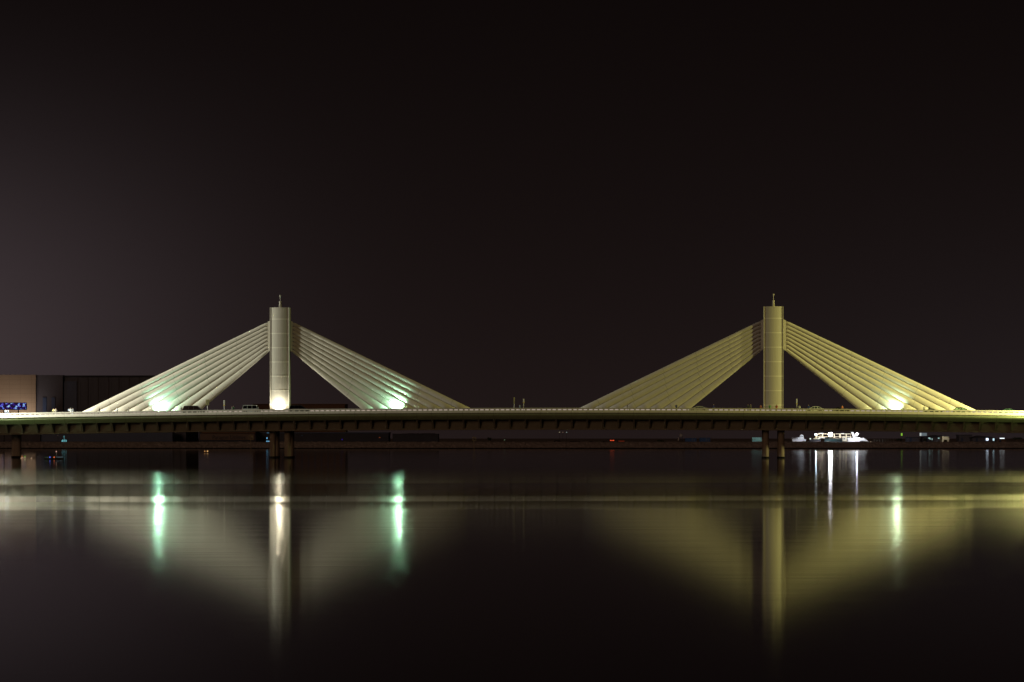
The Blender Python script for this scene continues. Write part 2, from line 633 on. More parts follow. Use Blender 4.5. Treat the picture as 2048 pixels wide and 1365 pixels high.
for ip, tp in enumerate(PYL):
    z_top = zpx((615.2, 613.2)[ip], tp, -1.5)
    z_bot = ztop(tp) + ROAD + .2
    bm = bmesh.new()
    sec = mast_section()
    prism(bm, sec, 'z', z_bot, z_top)
    # raised casting bands
    zb = zpx((638.6, 637.0)[ip], tp, -1.5)
    band = [(x * .985 if abs(x) > 2.3 else x * .992, y + math.copysign(.035 if abs(x) < 2.2 else -.03, y)) for x, y in sec]
    k = 0
    while zb > z_bot + 1:
        prism(bm, band, 'z', zb - .13, zb + .13, 1)
        zb -= SEG
        k += 1
    mast = part('pylon', bm, [M['mast'], M['mast_band']], mw=Matrix.Translation((tp, 0, 0)))
    # spire
    bm = bmesh.new()
    lathe(bm, [(.45, 0), (.42, .12), (.36, .16), (.22, 1.25), (.20, 1.30), (.34, 1.36), (.34, 1.52), (.20, 1.58), (.07, 1.64), (.06, 2.75),
               (.16, 2.80), (.24, 2.95), (.22, 3.10), (.10, 3.20), (.02, 3.24)], 16, (0, 0, z_top))
    part('spire', bm, M['mast'], mast, smooth=True)
    # fans of eight sheathed stays each side
    for sgn in (-1, 1):
        # (row where the fan's upper edge meets the mast, row of its lower edge, deck px of upper edge, deck px of lower edge)
        u_top, u_low, d_top, d_low = ({(0, -1): (641.5, 701, 163, 400), (0, 1): (641.5, 701, 942.5, 723.0),
                                       (1, -1): (639, 698.5, 1158, 1381), (1, 1): (639, 698.5, 1953.5, 1717)})[(ip, sgn)]
        tm = tp + sgn * 2.44
        zu, zl = zpx(u_top, tm), zpx(u_low, tm)
        du, dl = tpx(d_top), tpx(d_low)
        # anchor block on the flank of the mast
        w = 0.72
        su = abs((zu - ztop(du)) / (du - tm))
        sl = abs((zl - ztop(dl)) / (dl - tm))
        bm = bmesh.new()
        prism(bm, [(sgn * 2.4, zu + .03), (sgn * (2.44 + w), zu - w * su), (sgn * (2.44 + w), zl - w * sl + .05), (sgn * 2.4, zl + .02)], 'y', -.30, .30)
        part('anchor_block', bm, M['mast'], mast)
        n = 8
        # edges between stays fan from mast to deck
        for i in range(n):
            f0, f1 = i / n, (i + 1) / n
            fm = (i + .5) / n
            ta = tm + sgn * .55
            za0 = zu + (zl - zu) * f0 - .55 * (su + (sl - su) * f0)
            za1 = zu + (zl - zu) * f1 - .55 * (su + (sl - su) * f1)
            # deck crossing is at parapet height; the sheaths run on down to the median
            tdm = du + (dl - du) * fm
            a = Vector((ta, 0, (za0 + za1) / 2))
            b = Vector((tdm, 0, ztop(tdm)))
            ax = (b - a).normalized()
            L = (b - a).length
            L2 = L + 0.75 / max(.2, abs(ax.z))
            ang = math.atan2(-ax.z, ax.x)
            nrm = Vector((-ax.z, 0, ax.x))
            half0 = abs((Vector((0, 0, za0 - za1))).dot(nrm)) / 2
            half1 = abs((Vector((du - dl, 0, 0)) / n).dot(nrm)) / 2
            bm = bmesh.new()
            NR = 20
            stations = [0.0, .35, .8, 1.6] + [L2 * q / 12 for q in range(1, 13)]
            rings = []
            for x in stations:
                hw = (half0 + (half1 - half0) * x / L) * 1.035
                hd = .30 + .08 * min(1, x / L)
                k = .45 if x == 0 else .82 if x < .5 else .97 if x < 1 else 1.0
                rings.append([bm.verts.new((x, hd * k * math.cos(q * 2 * math.pi / NR), hw * k * math.sin(q * 2 * math.pi / NR))) for q in range(NR)])
            for p, q in zip(rings, rings[1:]):
                for c in range(NR):
                    bm.faces.new((p[c], p[(c + 1) % NR], q[(c + 1) % NR], q[c]))
            bm.faces.new(rings[0][::-1])
            bm.faces.new(rings[-1])
            mw = Matrix.Translation(a) @ Matrix.Rotation(ang, 4, 'Y')
            part('stay_cable', bm, M['stay'], smooth=True, mw=mw)

# piers
def column(t, v, rx, ry):
    zt = ztop(t) - 5.30
    bm = bmesh.new()
    n = 24
    sec = [(rx * math.cos(k * 2 * math.pi / n), ry * math.sin(k * 2 * math.pi / n)) for k in range(n)]
    prism(bm, sec, 'z', -1.5, zt)
    prism(bm, [(x * 1.03, y * 1.03) for x, y in sec], 'z', zt - .35, zt + .02)
    o = part('pier', bm, M['pier'], mw=Matrix.Translation((t, v, 0)))
    bm = bmesh.new()
    prism(bm, [(x * 1.10, y * 1.10) for x, y in sec], 'z', 0.02, 0.48)
    part('tide_collar', bm, M['tide'], o)


for pxs in ((545.3, 575.0), (1531.5, 1562.5)):
    for px in pxs:
        column(tpx(px, -3), -3.0, .78, .78)
        column(tpx(px, -3), 3.0, .78, .78)
column(tpx(33.0), 0.0, 1.22, .9)
column(tpx(2077.0), 0.0, 1.22, .9)


# floodlight units on the median, aimed up at the stays and the left pylon
def flood(px, v, power, col, aim, cone, blend=.9, size=.18):
    t = tpx(px)
    z = ztop(t) + ROAD + .22
    bm = bmesh.new()
    box(bm, -.28, .28, -.14, .14, .22, .62, bev=.03)
    tube(bm, (-.22, 0, 0), (-.22, 0, .3), .03, n=6)
    tube(bm, (.22, 0, 0), (.22, 0, .3), .03, n=6)
    o = part('floodlight', bm, M['dark_metal'], mw=Matrix.Translation((t, v, z)))
    bm = bmesh.new()
    box(bm, -.23, .23, .142, .165, .27, .58)
    part('lens', bm, M['lens'], o)
    tt = wpos(t + aim[0], aim[1], z + aim[2])
    lamp('floodlight_beam', 'SPOT', wpos(t, v + .35, z + .55), power, col, tt, size, cone, blend)


MINT = (0.42, 1.0, 0.72)
flood(314, -1.38, 7200, MINT, (2.0, 0, 4.5), 160)
flood(801.5, -1.38, 6800, (0.46, 1.0, 0.68), (-2.5, 0, 4.5), 160)
flood(560, -2.75, 4000, (1.0, 0.97, 0.76), (0, -1.5, 4.5), 168)
flood(1796, -1.38, 3600, (0.66, 1.0, 0.70), (-1.5, 0, 4.5), 160)


# ------------------------------------------------------------------ road signs standing on the walkway
def road_sign(px, top, bot, kind, label):
    v = -9.2
    t = tpx(px, v)
    z0 = ztop(t) + WALK
    zt, zb = zpx(top, t, v) - z0, zpx(bot, t, v) - z0
    o = thing('road_sign', label, 'road sign', wpos(t, v, z0), -TH, 'road signs on the bridge walkway')
    bm = bmesh.new()
    tube(bm, (0, 0, 0), (0, 0, zt - .1), .06, n=10)
    box(bm, -.14, .14, -.14, .14, .0, .03)
    obj('pole', bm, M['sign_white'], o)
    if kind == 'double':
        for s in (-1, 1):
            bm = bmesh.new()
            box(bm, s * .22 - .13, s * .22 + .13, -.45, .45, zb, zt, bev=.02)
            obj('panel', bm, M['sign_cream'], o)
        bm = bmesh.new()
        box(bm, -.12, .12, -.05, .05, zb + .3, zb + .4)
        obj('bracket', bm, M['metal'], o)
    else:
        bm = bmesh.new()
        box(bm, -.13, .13, -.40, .40, zb, zt, bev=.02)
        obj('panel', bm, M['sign_cream'] if kind == 'cream' else M['sign_white'], o)
        if kind == 'band':
            bm = bmesh.new()
            box(bm, -.17, .17, -.42, .42, zb - .22, zb - .04, bev=.02)
            obj('yellow_band', bm, M['sign_yellow'], o)


road_sign(415, 799.5, 811, 'double', 'twin cream road sign panels edge-on on one pole beside the black van-like car')
road_sign(448.5, 801, 810, 'band', 'thin white road sign with yellow band, between the twin-panel sign and the silver jeep')
road_sign(1028.3, 795, 808, 'cream', 'cream edge-on road sign, the taller of the pair between the two pylons')
road_sign(1047.3, 798, 805, 'band', 'thin white road sign, the shorter of the pair between the two pylons')
road_sign(1593.5, 798, 807, 'band', 'white road sign with bright yellow band standing right of the right pylon')


# ------------------------------------------------------------------ vehicles
def glassmat(name, col, alpha):
    m, t, out = new_mat(name)
    a = t.nodes.new('ShaderNodeBsdfTransparent')
    a.inputs[0].default_value = (*col, 1)
    b = t.nodes.new('ShaderNodeBsdfGlossy')
    b.inputs['Roughness'].default_value = .05
    b.inputs[0].default_value = (.8, .85, .9, 1)
    fr = t.nodes.new('ShaderNodeFresnel')
    fr.inputs[0].default_value = 1.5
    mx = t.nodes.new('ShaderNodeMixShader')
    t.links.new(fr.outputs[0], mx.inputs[0])
    t.links.new(a.outputs[0], mx.inputs[1])
    t.links.new(b.outputs[0], mx.inputs[2])
    t.links.new(mx.outputs[0], out.inputs[0])
    return m


M['glass_dark'] = glassmat('tinted_glass', (.03, .03, .04), 1)
M['glass_clear'] = glassmat('clear_glass', (.75, .85, .78), 1)
M['tyre'] = pmat('tyre', (.02, .02, .02), .85, var=.2, scale=8)
M['rim'] = pmat('wheel_rim', (.5, .5, .5), .35, .8, var=.1, scale=8)
M['head'] = pmat('headlamp', (.8, .82, .85), .15)
M['tail'] = pmat('tail_lamp', (.45, .02, .02), .25)
M['tail_lit'] = emat('tail_lamp_lit', (1.0, .09, .04), 3.0)
M['head_lit'] = emat('headlamp_lit', (.85, .92, 1.0), 2.5)


def car(px, v, label, L, W_, H, belt, cab, paint, glass, flip=False, cat='car', lit=False, headlit=False, name='parked_car', nwin=3):
    """cab = (rear base, rear roof, front roof, front base) as fractions of the length from the tail"""
    t = tpx(px, v)
    z0 = ztop(t) + ROAD + .006
    o = thing(name, label, cat, wpos(t, v, z0), -TH + (math.pi if flip else 0), 'cars standing along the bridge kerb')
    pm = pmat('car_paint', paint, .34, .1, var=.05, scale=2, spec=.35)
    X = lambda f: (f - .5) * L
    c0, c1, c2, c3 = cab
    # lower body
    low = .24
    bm = bmesh.new()
    prof = [(X(0.0), low + .22), (X(.012), low + .03), (X(.03), low), (X(.97), low), (X(.992), low + .05), (X(1.0), low + .30),
            (X(.985), belt - .22), (X(.93), belt - .10), (X(c3), belt), (X(c0), belt), (X(.008), belt - .03)]
    prism(bm, prof, 'y', -W_ / 2, W_ / 2)
    bmesh.ops.bevel(bm, geom=[e for e in bm.edges if abs(e.verts[0].co.y - e.verts[1].co.y) < 1e-4], offset=.06, segments=2, affect='EDGES')
    obj('body', bm, pm, o)
    # cabin frame: pillars and roof
    wb, wr = W_ / 2 - .04, W_ / 2 - .20
    bm = bmesh.new()
    rt = .09
    xs0, xs1 = X(c1), X(c2)
    # crowned roof panel
    rows = []
    for q in range(7):
        x = xs0 + (xs1 - xs0) * q / 6
        arch = .05 * (1 - (2 * q / 6 - 1) ** 2)
        rows.append([bm.verts.new((x, y, H - rt - .02 + arch * .4)) for y in (wr, -wr)] +
                    [bm.verts.new((x, y, z + arch)) for y, z in ((-wr, H - .06), (-wr + .12, H - .03), (0, H), (wr - .12, H - .03), (wr, H - .06))])
    for a, b in zip(rows, rows[1:]):
        for k in range(7):
            bm.faces.new((a[k], a[(k + 1) % 7], b[(k + 1) % 7], b[k]))
    bm.faces.new(rows[0][::-1])
    bm.faces.new(rows[-1])
    base = [X(c0) + .03, X(c3) - .03]
    for s in (-1, 1):
        tube(bm, (base[0], s * wb, belt - .05), (xs0 + .04, s * (wr - .02), H - .09), .055, n=6)
        tube(bm, (base[1], s * wb, belt - .05), (xs1 - .04, s * (wr - .02), H - .09), .045, n=6)
        for q in range(1, nwin):
            f = q / nwin
            xb = base[0] + (base[1] - base[0]) * (f * .94 + .0)
            xr = xs0 + (xs1 - xs0) * f
            xm = (xb + xr) / 2
            tube(bm, (xm, s * wb, belt - .05), (xm, s * (wr - .01), H - .09), .04, n=6)
    obj('cabin_frame', bm, pm, o)
    # windows: side panes, windscreen, rear window
    zb_, zt_ = belt + .0, H - .10

    def pane(pts, thick):
        bm = bmesh.new()
        d = Vector(thick)
        a = [bm.verts.new(p) for p in pts]
        b = [bm.verts.new(Vector(p) + d) for p in pts]
        n = len(pts)
        bm.faces.new(a)
        bm.faces.new(b[::-1])
        for k in range(n):
            bm.faces.new((a[k], b[k], b[(k + 1) % n], a[(k + 1) % n]))
        obj('window', bm, glass, o)
    for s in (-1, 1):
        yb, yt = s * (wb - .02), s * (wr - .02)
        for q in range(nwin):
            f0, f1 = q / nwin, (q + 1) / nwin

            def mid(f):
                xb = base[0] + (base[1] - base[0]) * f * (.94 if 0 < f < 1 else 1)
                xr = xs0 + (xs1 - xs0) * f
                return (xb, xr) if f in (0, 1) else ((xb + xr) / 2,) * 2
            a, b = mid(f0), mid(f1)
            pane([(a[0] + .05, yb, zb_), (b[0] - .05, yb, zb_), (b[1] - .05, yt, zt_), (a[1] + .05, yt, zt_)], (0, -s * .012, 0))
    pane([(base[1], -wb + .07, zb_), (base[1], wb - .07, zb_), (xs1, wr - .07, zt_), (xs1, -wr + .07, zt_)], (-.012, 0, 0))
    pane([(base[0], -wb + .07, zb_), (base[0], wb - .07, zb_), (xs0, wr - .07, zt_), (xs0, -wr + .07, zt_)], (.012, 0, 0))
    wrad = .36 if H > 1.6 else .32
    for x in (X(.19), X(.80)):
        for s in (-1, 1):
            bm = bmesh.new()
            tube(bm, (x, s * (W_ / 2 - .20), wrad), (x, s * (W_ / 2 + .015), wrad), wrad, n=20)
            w = obj('wheel', bm, M['tyre'], o)
            bm = bmesh.new()
            tube(bm, (x, s * (W_ / 2 + .0), wrad), (x, s * (W_ / 2 + .024), wrad), wrad * .62, n=16)
            obj('rim', bm, M['rim'], w)
    for s in (-1, 1):
        bm = bmesh.new()
        box(bm, X(.975), X(1.0) + .012, s * .62 - .2, s * .62 + .2, low + .24, low + .42, bev=.03)
        obj('headlight', bm, M['head_lit'] if headlit else M['head'], o)
        bm = bmesh.new()
        box(bm, X(0) - .012, X(.04), s * (W_ / 2 - .14) - .155, s * (W_ / 2 - .14) + .155, belt - .34, belt - .10, bev=.03)
        obj('taillight', bm, M['tail_lit'] if lit else M['tail'], o)
    return o


car(388, -6.6, 'black long-roofed people carrier with dark windows before the leftmost fan of stays', 5.5, 1.95, 2.0, 1.04,
    (.0, .07, .68, .88), (.012, .012, .014), M['glass_dark'], cat='car')
car(503, -6.6, 'silver boxy jeep with three dark side windows, just left of the left pylon', 4.6, 1.85, 1.96, 1.10,
    (.03, .075, .80, .86), (.42, .45, .46), M['glass_dark'], cat='jeep')
car(599, -6.6, 'black estate car with raked nose, just right of the left pylon', 4.9, 1.88, 1.84, 1.0,
    (.0, .06, .60, .84), (.012, .012, .014), M['glass_dark'])
car(1396, -6.6, 'low pale saloon, only its roof showing, left of the right pylon', 4.5, 1.8, 1.30, .92,
    (.10, .25, .60, .76), (.62, .64, .58), M['glass_clear'], flip=True)
car(1629, -6.6, 'white saloon with rounded roof, right of the yellow-banded road sign', 4.5, 1.8, 1.40, .93,
    (.08, .26, .60, .80), (.75, .78, .75), M['glass_clear'], flip=True)
car(1866, -6.6, 'low dark sports car with glowing red tail lights in front of the right fan', 4.5, 1.85, 1.16, .82,
    (.12, .30, .52, .70), (.02, .02, .022), M['glass_dark'], lit=True)
car(1924, -6.6, 'dark hatchback with see-through windows near the right end of the stays', 4.3, 1.78, 1.52, .95,
    (.02, .16, .56, .82), (.03, .05, .045), M['glass_clear'])
car(2019, -6.6, 'dark green saloon with a low curved roof at the right edge of the bridge', 4.5, 1.8, 1.28, .92,
    (.10, .28, .60, .78), (.04, .09, .06), M['glass_dark'])
car(1682, -6.6, 'dark low coupe in front of the lowest stays right of the white saloon', 4.3, 1.8, 1.24, .88,
    (.06, .26, .52, .74), (.02, .02, .02), M['glass_dark'])


# ------------------------------------------------------------------ people
def skin_body(joints, edges, root):
    me = bpy.data.meshes.new('tmp')
    me.from_pydata([j[0] for j in joints], edges, [])
    o = bpy.data.objects.new('tmp', me)
    COL.objects.link(o)
    md = o.modifiers.new('s', 'SKIN')
    md.use_smooth_shade = True
    for i, j in enumerate(joints):
        sv = me.skin_vertices[0].data[i]
        r = j[1]
        sv.radius = r if isinstance(r, tuple) else (r, r)
        sv.use_root = (i == root)
    sb = o.modifiers.new('u', 'SUBSURF')
    sb.levels = 1
    sb.render_levels = 1
    dg = bpy.context.evaluated_depsgraph_get()
    dg.update()
    res = bpy.data.meshes.new_from_object(o.evaluated_get(dg))
    bpy.data.objects.remove(o)
    return res


def pose(kind):
    """figure faces -y; returns the body mesh"""
    J, E = [], []

    def j(p, r, link=None):
        J.append((p, r))
        if link is not None:
            E.append((link, len(J) - 1))
        return len(J) - 1
    lean = .16 if kind == 'lean' else .03
    pel = j((0, 0, .95), (.15, .11))
    wai = j((0, -lean * .25, 1.10), (.135, .10), pel)
    che = j((0, -lean * .7, 1.28), (.165, .115), wai)
    nk0 = j((0, -lean * .95, 1.44), (.075, .07), che)
    nk = j((0, -lean * 1.05, 1.50), (.055, .055), nk0)
    hd = j((0, -lean * 1.2 - .02, 1.585), (.072, .09), nk)
    hd2 = j((0, -lean * 1.25 - .01, 1.68), (.075, .09), hd)
    j((0, -lean * 1.25 - .005, 1.735), (.045, .05), hd2)
    j((0, -lean * 1.2 - .125, 1.62), (.016, .02), hd)       # nose
    for s in (-1, 1):
        sh = j((s * .17, -lean * .85, 1.40), .062, che)
        if kind == 'lean':
            el = j((s * .27, -lean - .10, 1.10), .042, sh)
            wr = j((s * .12, -lean - .34, 1.00), .030, el)
            dirx = Vector((-s * .5, -.8, -.1)).normalized()
        elif kind == 'walk':
            sw = s * .16
            el = j((s * .23, sw * .6 - .02, 1.13), .042, sh)
            wr = j((s * .24, sw * 1.2 - .12, .90), .030, el)
            dirx = Vector((0, -.3, -1)).normalized()
        else:
            el = j((s * .24, .02, 1.13), .042, sh)
            wr = j((s * .25, -.06, .88), .030, el)
            dirx = Vector((0, -.15, -1)).normalized()
        W3 = Vector(J[wr][0])
        pa = j(tuple(W3 + dirx * .07), (.032, .022), wr)
        P3 = Vector(J[pa][0])
        side = dirx.cross(Vector((0, 1, .2))).normalized()
        for q, ln in enumerate((.070, .085, .082, .064)):
            b = P3 + dirx * .035 + side * (q - 1.5) * .02
            k = j(tuple(b), .0095, pa)
            k2 = j(tuple(b + dirx * ln * .5), .0085, k)
            j(tuple(b + dirx * ln * .9 + Vector((0, -.012, 0))), .0075, k2)
        th = j(tuple(W3 + dirx * .035 - side * .035), .011, wr)
        j(tuple(W3 + dirx * .075 - side * .055), .009, th)
        sf = .0
        if kind == 'walk':
            sf = -s * .17
        hp = j((s * .09, 0, .90), .095, pel)
        kn = j((s * .10, sf * .9 - .02, .50), .062, hp)
        an = j((s * .10, sf * 1.4 + .02, .09), .042, kn)
        j((s * .11, sf * 1.4 - .15, .035), (.036, .03), an)
    return skin_body(J, E, 0)


def shell(me, z0, z1, off, arms=True, flare=0.0):
    """garment: the body's faces between two heights, pushed out along the normals"""
    bm = bmesh.new()
    bm.from_mesh(me)
    bm.normal_update()
    kill = []
    for f in bm.faces:
        c = f.calc_center_median()
        if not (z0 < c.z < z1):
            kill.append(f)
        elif (not arms) and abs(c.x) > .21:
            kill.append(f)
    bmesh.ops.delete(bm, geom=kill, context='FACES')
    for v in bm.verts:
        v.co += v.normal * off
    return bm


BODY = {k: pose(k) for k in ('lean', 'stand', 'walk')}
SKIN = pmat('skin', (.36, .22, .15), .55, var=.08, scale=6)
HAIR = pmat('hair', (.015, .012, .010), .6, var=.2, scale=20)
CLOTH = {}


def cloth(c):
    if c not in CLOTH:
        CLOTH[c] = pmat('cloth', c, .9, var=.15, scale=9)
    return CLOTH[c]


def person(px, kind, facing, top, legs, label, v=-9.35, robe=False, scale=1.0, head=None):
    t = tpx(px, v)
    z0 = ztop(t) + WALK + .004
    o = thing('person', label, 'person', wpos(t, v, z0), -TH + facing, 'people on the bridge walkway')
    o.scale = (scale,) * 3
    me = BODY[kind].copy()
    me.materials.clear()
    me.materials.append(SKIN)
    for p in me.polygons:
        p.use_smooth = True
    b = bpy.data.objects.new('body', me)
    COL.objects.link(b)
    b.parent = o
    if robe:
        bm = shell(BODY[kind], .84, 1.455, .018)
        obj('robe_top', bm, cloth(top), o, smooth=True)
        bm = bmesh.new()
        ln = -.05 if kind == 'lean' else 0
        lathe(bm, [(.20, .08), (.215, .12), (.20, .5), (.185, .8), (.175, .98), (.16, 1.05)], 18)
        for w in bm.verts:
            w.co.y = w.co.y * .86 - .01 + (.0 if kind != 'walk' else w.co.y * .35 * (1 - w.co.z))
        obj('robe_skirt', bm, cloth(top), o, smooth=True)
    else:
        obj('shirt', shell(BODY[kind], .93, 1.455, .016), cloth(top), o, smooth=True)
        obj('trousers', shell(BODY[kind], .08, .99, .012, arms=False), cloth(legs), o, smooth=True)
    bm = shell(BODY[kind], 1.635, 1.9, .014)
    if head is None:
        bmesh.ops.delete(bm, geom=[f for f in bm.faces if f.calc_center_median().y < min(q.co.y for q in bm.verts) + .045 and f.calc_center_median().z < 1.70], context='FACES')
        obj('hair', bm, HAIR, o, smooth=True)
    else:
        bm2 = shell(BODY[kind], 1.49, 1.9, .022)
        ymin = min(q.co.y for q in bm2.verts)
        bmesh.ops.delete(bm2, geom=[f for f in bm2.faces if f.calc_center_median().y < ymin + .085 and f.calc_center_median().z < 1.68], context='FACES')
        bm.free()
        obj('headscarf', bm2, cloth(head), o, smooth=True)


PI = math.pi
WH, BLK, NAVY = (.78, .80, .80), (.02, .02, .022), (.03, .05, .16)
person(12.3, 'lean', 0, (.35, .42, .55), NAVY, 'person in grey-blue shirt, left of the pair in front of the beige building')
person(16.3, 'stand', 2.6, (.45, .55, .72), BLK, 'person in pale blue shirt, right of the pair in front of the beige building')
person(107.6, 'lean', 0, (.80, .72, .40), BLK, 'person in yellow top, left of the pair before the dark slit window')
person(111.6, 'lean', .3, (.80, .74, .62), NAVY, 'person in cream top, right of the pair before the dark slit window')
person(138.6, 'stand', .2, (.50, .60, .78), BLK, 'person in pale blue, leftmost of three before the tall dark blue window')
person(142.0, 'lean', 0, WH, WH, 'person in long white robe, middle of three before the tall dark blue window', robe=True, head=WH)
person(145.4, 'stand', -.4, (.70, .74, .86), WH, 'person in bluish-white robe, rightmost of three before the tall blue window', robe=True)
person(198.6, 'walk', PI / 2, BLK, BLK, 'person in dark clothes walking by the outer end of the left fan', scale=.98)
person(234.6, 'stand', -.3, WH, BLK, 'person in white shirt and dark trousers before the second stay from the left')
person(257.6, 'walk', -PI / 2, (.22, .22, .21), (.16, .16, .16), 'person in grey walking left of the mint-green floodlight glow')
person(362.5, 'stand', .5, (.62, .64, .66), (.3, .3, .32), 'person in pale grey standing behind the black people carrier', v=-9.0, scale=.96)
person(464.0, 'stand', -.8, (.10, .08, .07), BLK, 'person in brown between the thin white sign and the silver jeep', scale=.9)
person(467.0, 'lean', 0, (.03, .10, .05), BLK, 'person in dark green top left of the silver jeep')
person(1039.5, 'walk', .9, (.22, .30, .45), NAVY, 'person in blue between the two road signs at mid-span', scale=.92)
person(1254.5, 'stand', PI / 2, (.05, .04, .03), BLK, 'person in dark brown standing alone before the middle of the dim yellow fan')
person(1352.5, 'lean', 0, (.02, .04, .16), BLK, 'person in dark blue leaning on the parapet before the dim yellow fan of stays', scale=.97)
person(1427.0, 'walk', PI / 2, (.04, .05, .20), NAVY, 'person in navy walking right of the pale saloon')
person(1496.0, 'stand', 0, (.05, .06, .05), BLK, 'person in black-green, left of the dark pair left of the right pylon')
person(1501.0, 'stand', .4, (.09, .09, .08), BLK, 'person in dark grey, right of the dark pair left of the right pylon')
person(1521.5, 'stand', -.2, (.60, .22, .10), (.3, .2, .12), 'person in orange top at the left foot of the right pylon', scale=.93)
person(1539.5, 'lean', 0, (.10, .32, .07), BLK, 'person in green top before the right pylon')
person(1553.0, 'stand', .2, (.28, .05, .03), (.45, .14, .04), 'person in dark red top before the right pylon')
person(1599.0, 'lean', 0, (.55, .58, .52), (.4, .4, .4), 'person in pale grey beside the yellow-banded road sign', scale=.92)
person(1617.0, 'walk', -.6, (.04, .08, .30), NAVY, 'person in bright blue left of the white saloon', scale=.95)
person(1684.5, 'stand', .3, (.55, .18, .08), BLK, 'person in orange before the dark coupe', scale=.95)
person(1848.5, 'stand', PI, WH, BLK, 'person in white top above the red tail lights')
person(1858.5, 'lean', 0, (.06, .07, .05), BLK, 'person in dark clothes right of the person in white top', scale=.90)

# ------------------------------------------------------------------ far shore
GZ = 3.30
M['beige_wall'] = jointed('beige_cladding', (0.40, 0.30, 0.22), 0, 5.5, 0.14, 0.08, .2, 0.30, 2.3, 2)
M['dark_wall'] = pmat('dark_cladding', (0.105, 0.10, 0.13), .8, var=.12, scale=.2)
M['brown_wall'] = pmat('brown_cladding', (0.135, 0.145, 0.20), .8, var=.2, scale=.3, streak=(3, 3, .1))
M['night_glass'] = pmat('night_glass', (0.05, 0.085, 0.19), .45, var=.25, scale=.15)
M['near_black'] = pmat('unlit_wall', (0.06, 0.068, 0.10), .8, var=.3, scale=.3)
M['rust_wall'] = pmat('rust_wall', (0.19, 0.11, 0.07), .85, var=.25, scale=.3)


def fbox(bm, px0, px1, py_top, py_bot, Y, depth, z0=None):
    a, b = far(px0, py_top, Y), far(px1, py_bot, Y)
    box(bm, a.x, b.x, Y, Y + depth, b.z if z0 is None else z0, a.z)


def fpart(name, mat, parent, px0, px1, py0, py1, Y, depth, z0=None):
    bm = bmesh.new()
    fbox(bm, px0, px1, py0, py1, Y, depth, z0)
    return obj(name, bm, mat, parent)


# the big hall at the left
hall = thing('exhibition_hall', 'huge flat-roofed hall with a lit beige end wall and dark colonnade beyond the bridge', 'building', (0, 0, 0))
HY = 1290.0
fpart('end_wall', M['beige_wall'], hall, -70, 71.5, 750, 884, HY - 1, 56, GZ)
fpart('entrance_block', M['dark_wall'], hall, 71.9, 125.5, 750.5, 884, HY, 54, GZ)
fpart('colonnade_wall', M['brown_wall'], hall, 126, 372, 752.5, 884, HY + 2, 52, GZ)
fpart('roof', M['near_black'], hall, 126, 376, 751.3, 753.6, HY + .8, 54)
for a, b, c, d, y in ((85.5, 93, 795.5, 840, HY - .25), (103, 110.5, 795.5, 840, HY - .25), (125.9, 153.5, 763, 884, HY + 1.3)):
    w = fpart('window', M['night_glass'], hall, a, b, c, d, y, .5 if b < 120 else 2.2)
for k in range(11):
    x = 155 + 20.6 * k
    c = fpart('pilaster', M['dark_wall'], hall, x - .7, x + 1.1, 754, 884, HY + 1.75, .3, GZ)
for k in range(20):
    x = 160 + 10.3 * k
    bm = bmesh.new()
    fbox(bm, x, x + .8, 764, 884, HY + 1.85, .2, GZ)
    if k % 2 == 0:
        obj('fin', bm, M['brown_wall'], hall)
    else:
        bm.free()
# glazed podium in front, under the bridge line
fpart('podium', M['dark_wall'], hall, -70, 80.5, 866, 884, HY - 12, 6, GZ)
fpart('glazed_podium', M['night_glass'], hall, 80.9, 345, 862, 884, HY - 11, 8, GZ)
for q in (-60, -20, 20, 50):
    hx = far(q, 884, 1270).x
    lamp('hall_floodlight', 'SPOT', (hx, HY - 9, 8.6), 5900, (1.0, .85, .70), (hx, HY, 31), .5, 90, 1.0)

# LED billboard in front of the beige wall
m, t, out = new_mat('led_picture')
co = t.nodes.new('ShaderNodeTexCoord')
mp = t.nodes.new('ShaderNodeMapping')
t.links.new(co.outputs['Object'], mp.inputs[0])
mp.inputs['Location'].default_value = (3.1, 0, 1.7)
vo = t.nodes.new('ShaderNodeTexNoise')
vo.inputs['Scale'].default_value = .75
vo.inputs['Detail'].default_value = 2.0
t.links.new(mp.outputs[0], vo.inputs['Vector'])
rp = t.nodes.new('ShaderNodeValToRGB')
rp.color_ramp.elements[0].position = .50
rp.color_ramp.elements[0].color = (.016, .008, .035, 1)
rp.color_ramp.elements[1].position = .70
rp.color_ramp.elements[1].color = (.9, .9, .9, 1)
e = rp.color_ramp.elements.new(.56)
e.color = (.10, .03, .70, 1)
e = rp.color_ramp.elements.new(.62)
e.color = (.18, .55, .75, 1)
t.links.new(vo.outputs['Fac'], rp.inputs[0])
em = t.nodes.new('ShaderNodeEmission')
em.inputs[1].default_value = 0.8
t.links.new(rp.outputs[0], em.inputs[0])
t.links.new(em.outputs[0], out.inputs[0])
bb = thing('led_billboard', 'wide low video billboard showing blue and cyan shapes before the beige hall wall', 'billboard', far(20, 884, 1262))
bb.location.z = GZ
a, b = far(-30, 806.5, 1262), far(52, 819, 1262)
bm = bmesh.new()
box(bm, a.x - bb.location.x - .3, b.x - bb.location.x + .3, .05, .8, b.z - GZ - .3, a.z - GZ + .3)
obj('frame', bm, M['near_black'], bb)
bm = bmesh.new()
box(bm, a.x - bb.location.x, b.x - bb.location.x, -.02, .04, b.z - GZ, a.z - GZ)
obj('screen', bm, m, bb)
for x in (-9, -3, 4):
    bm = bmesh.new()
    tube(bm, (x, .4, 0), (x, .4, b.z - GZ), .3)
    obj('post', bm, M['dark_metal'], bb)

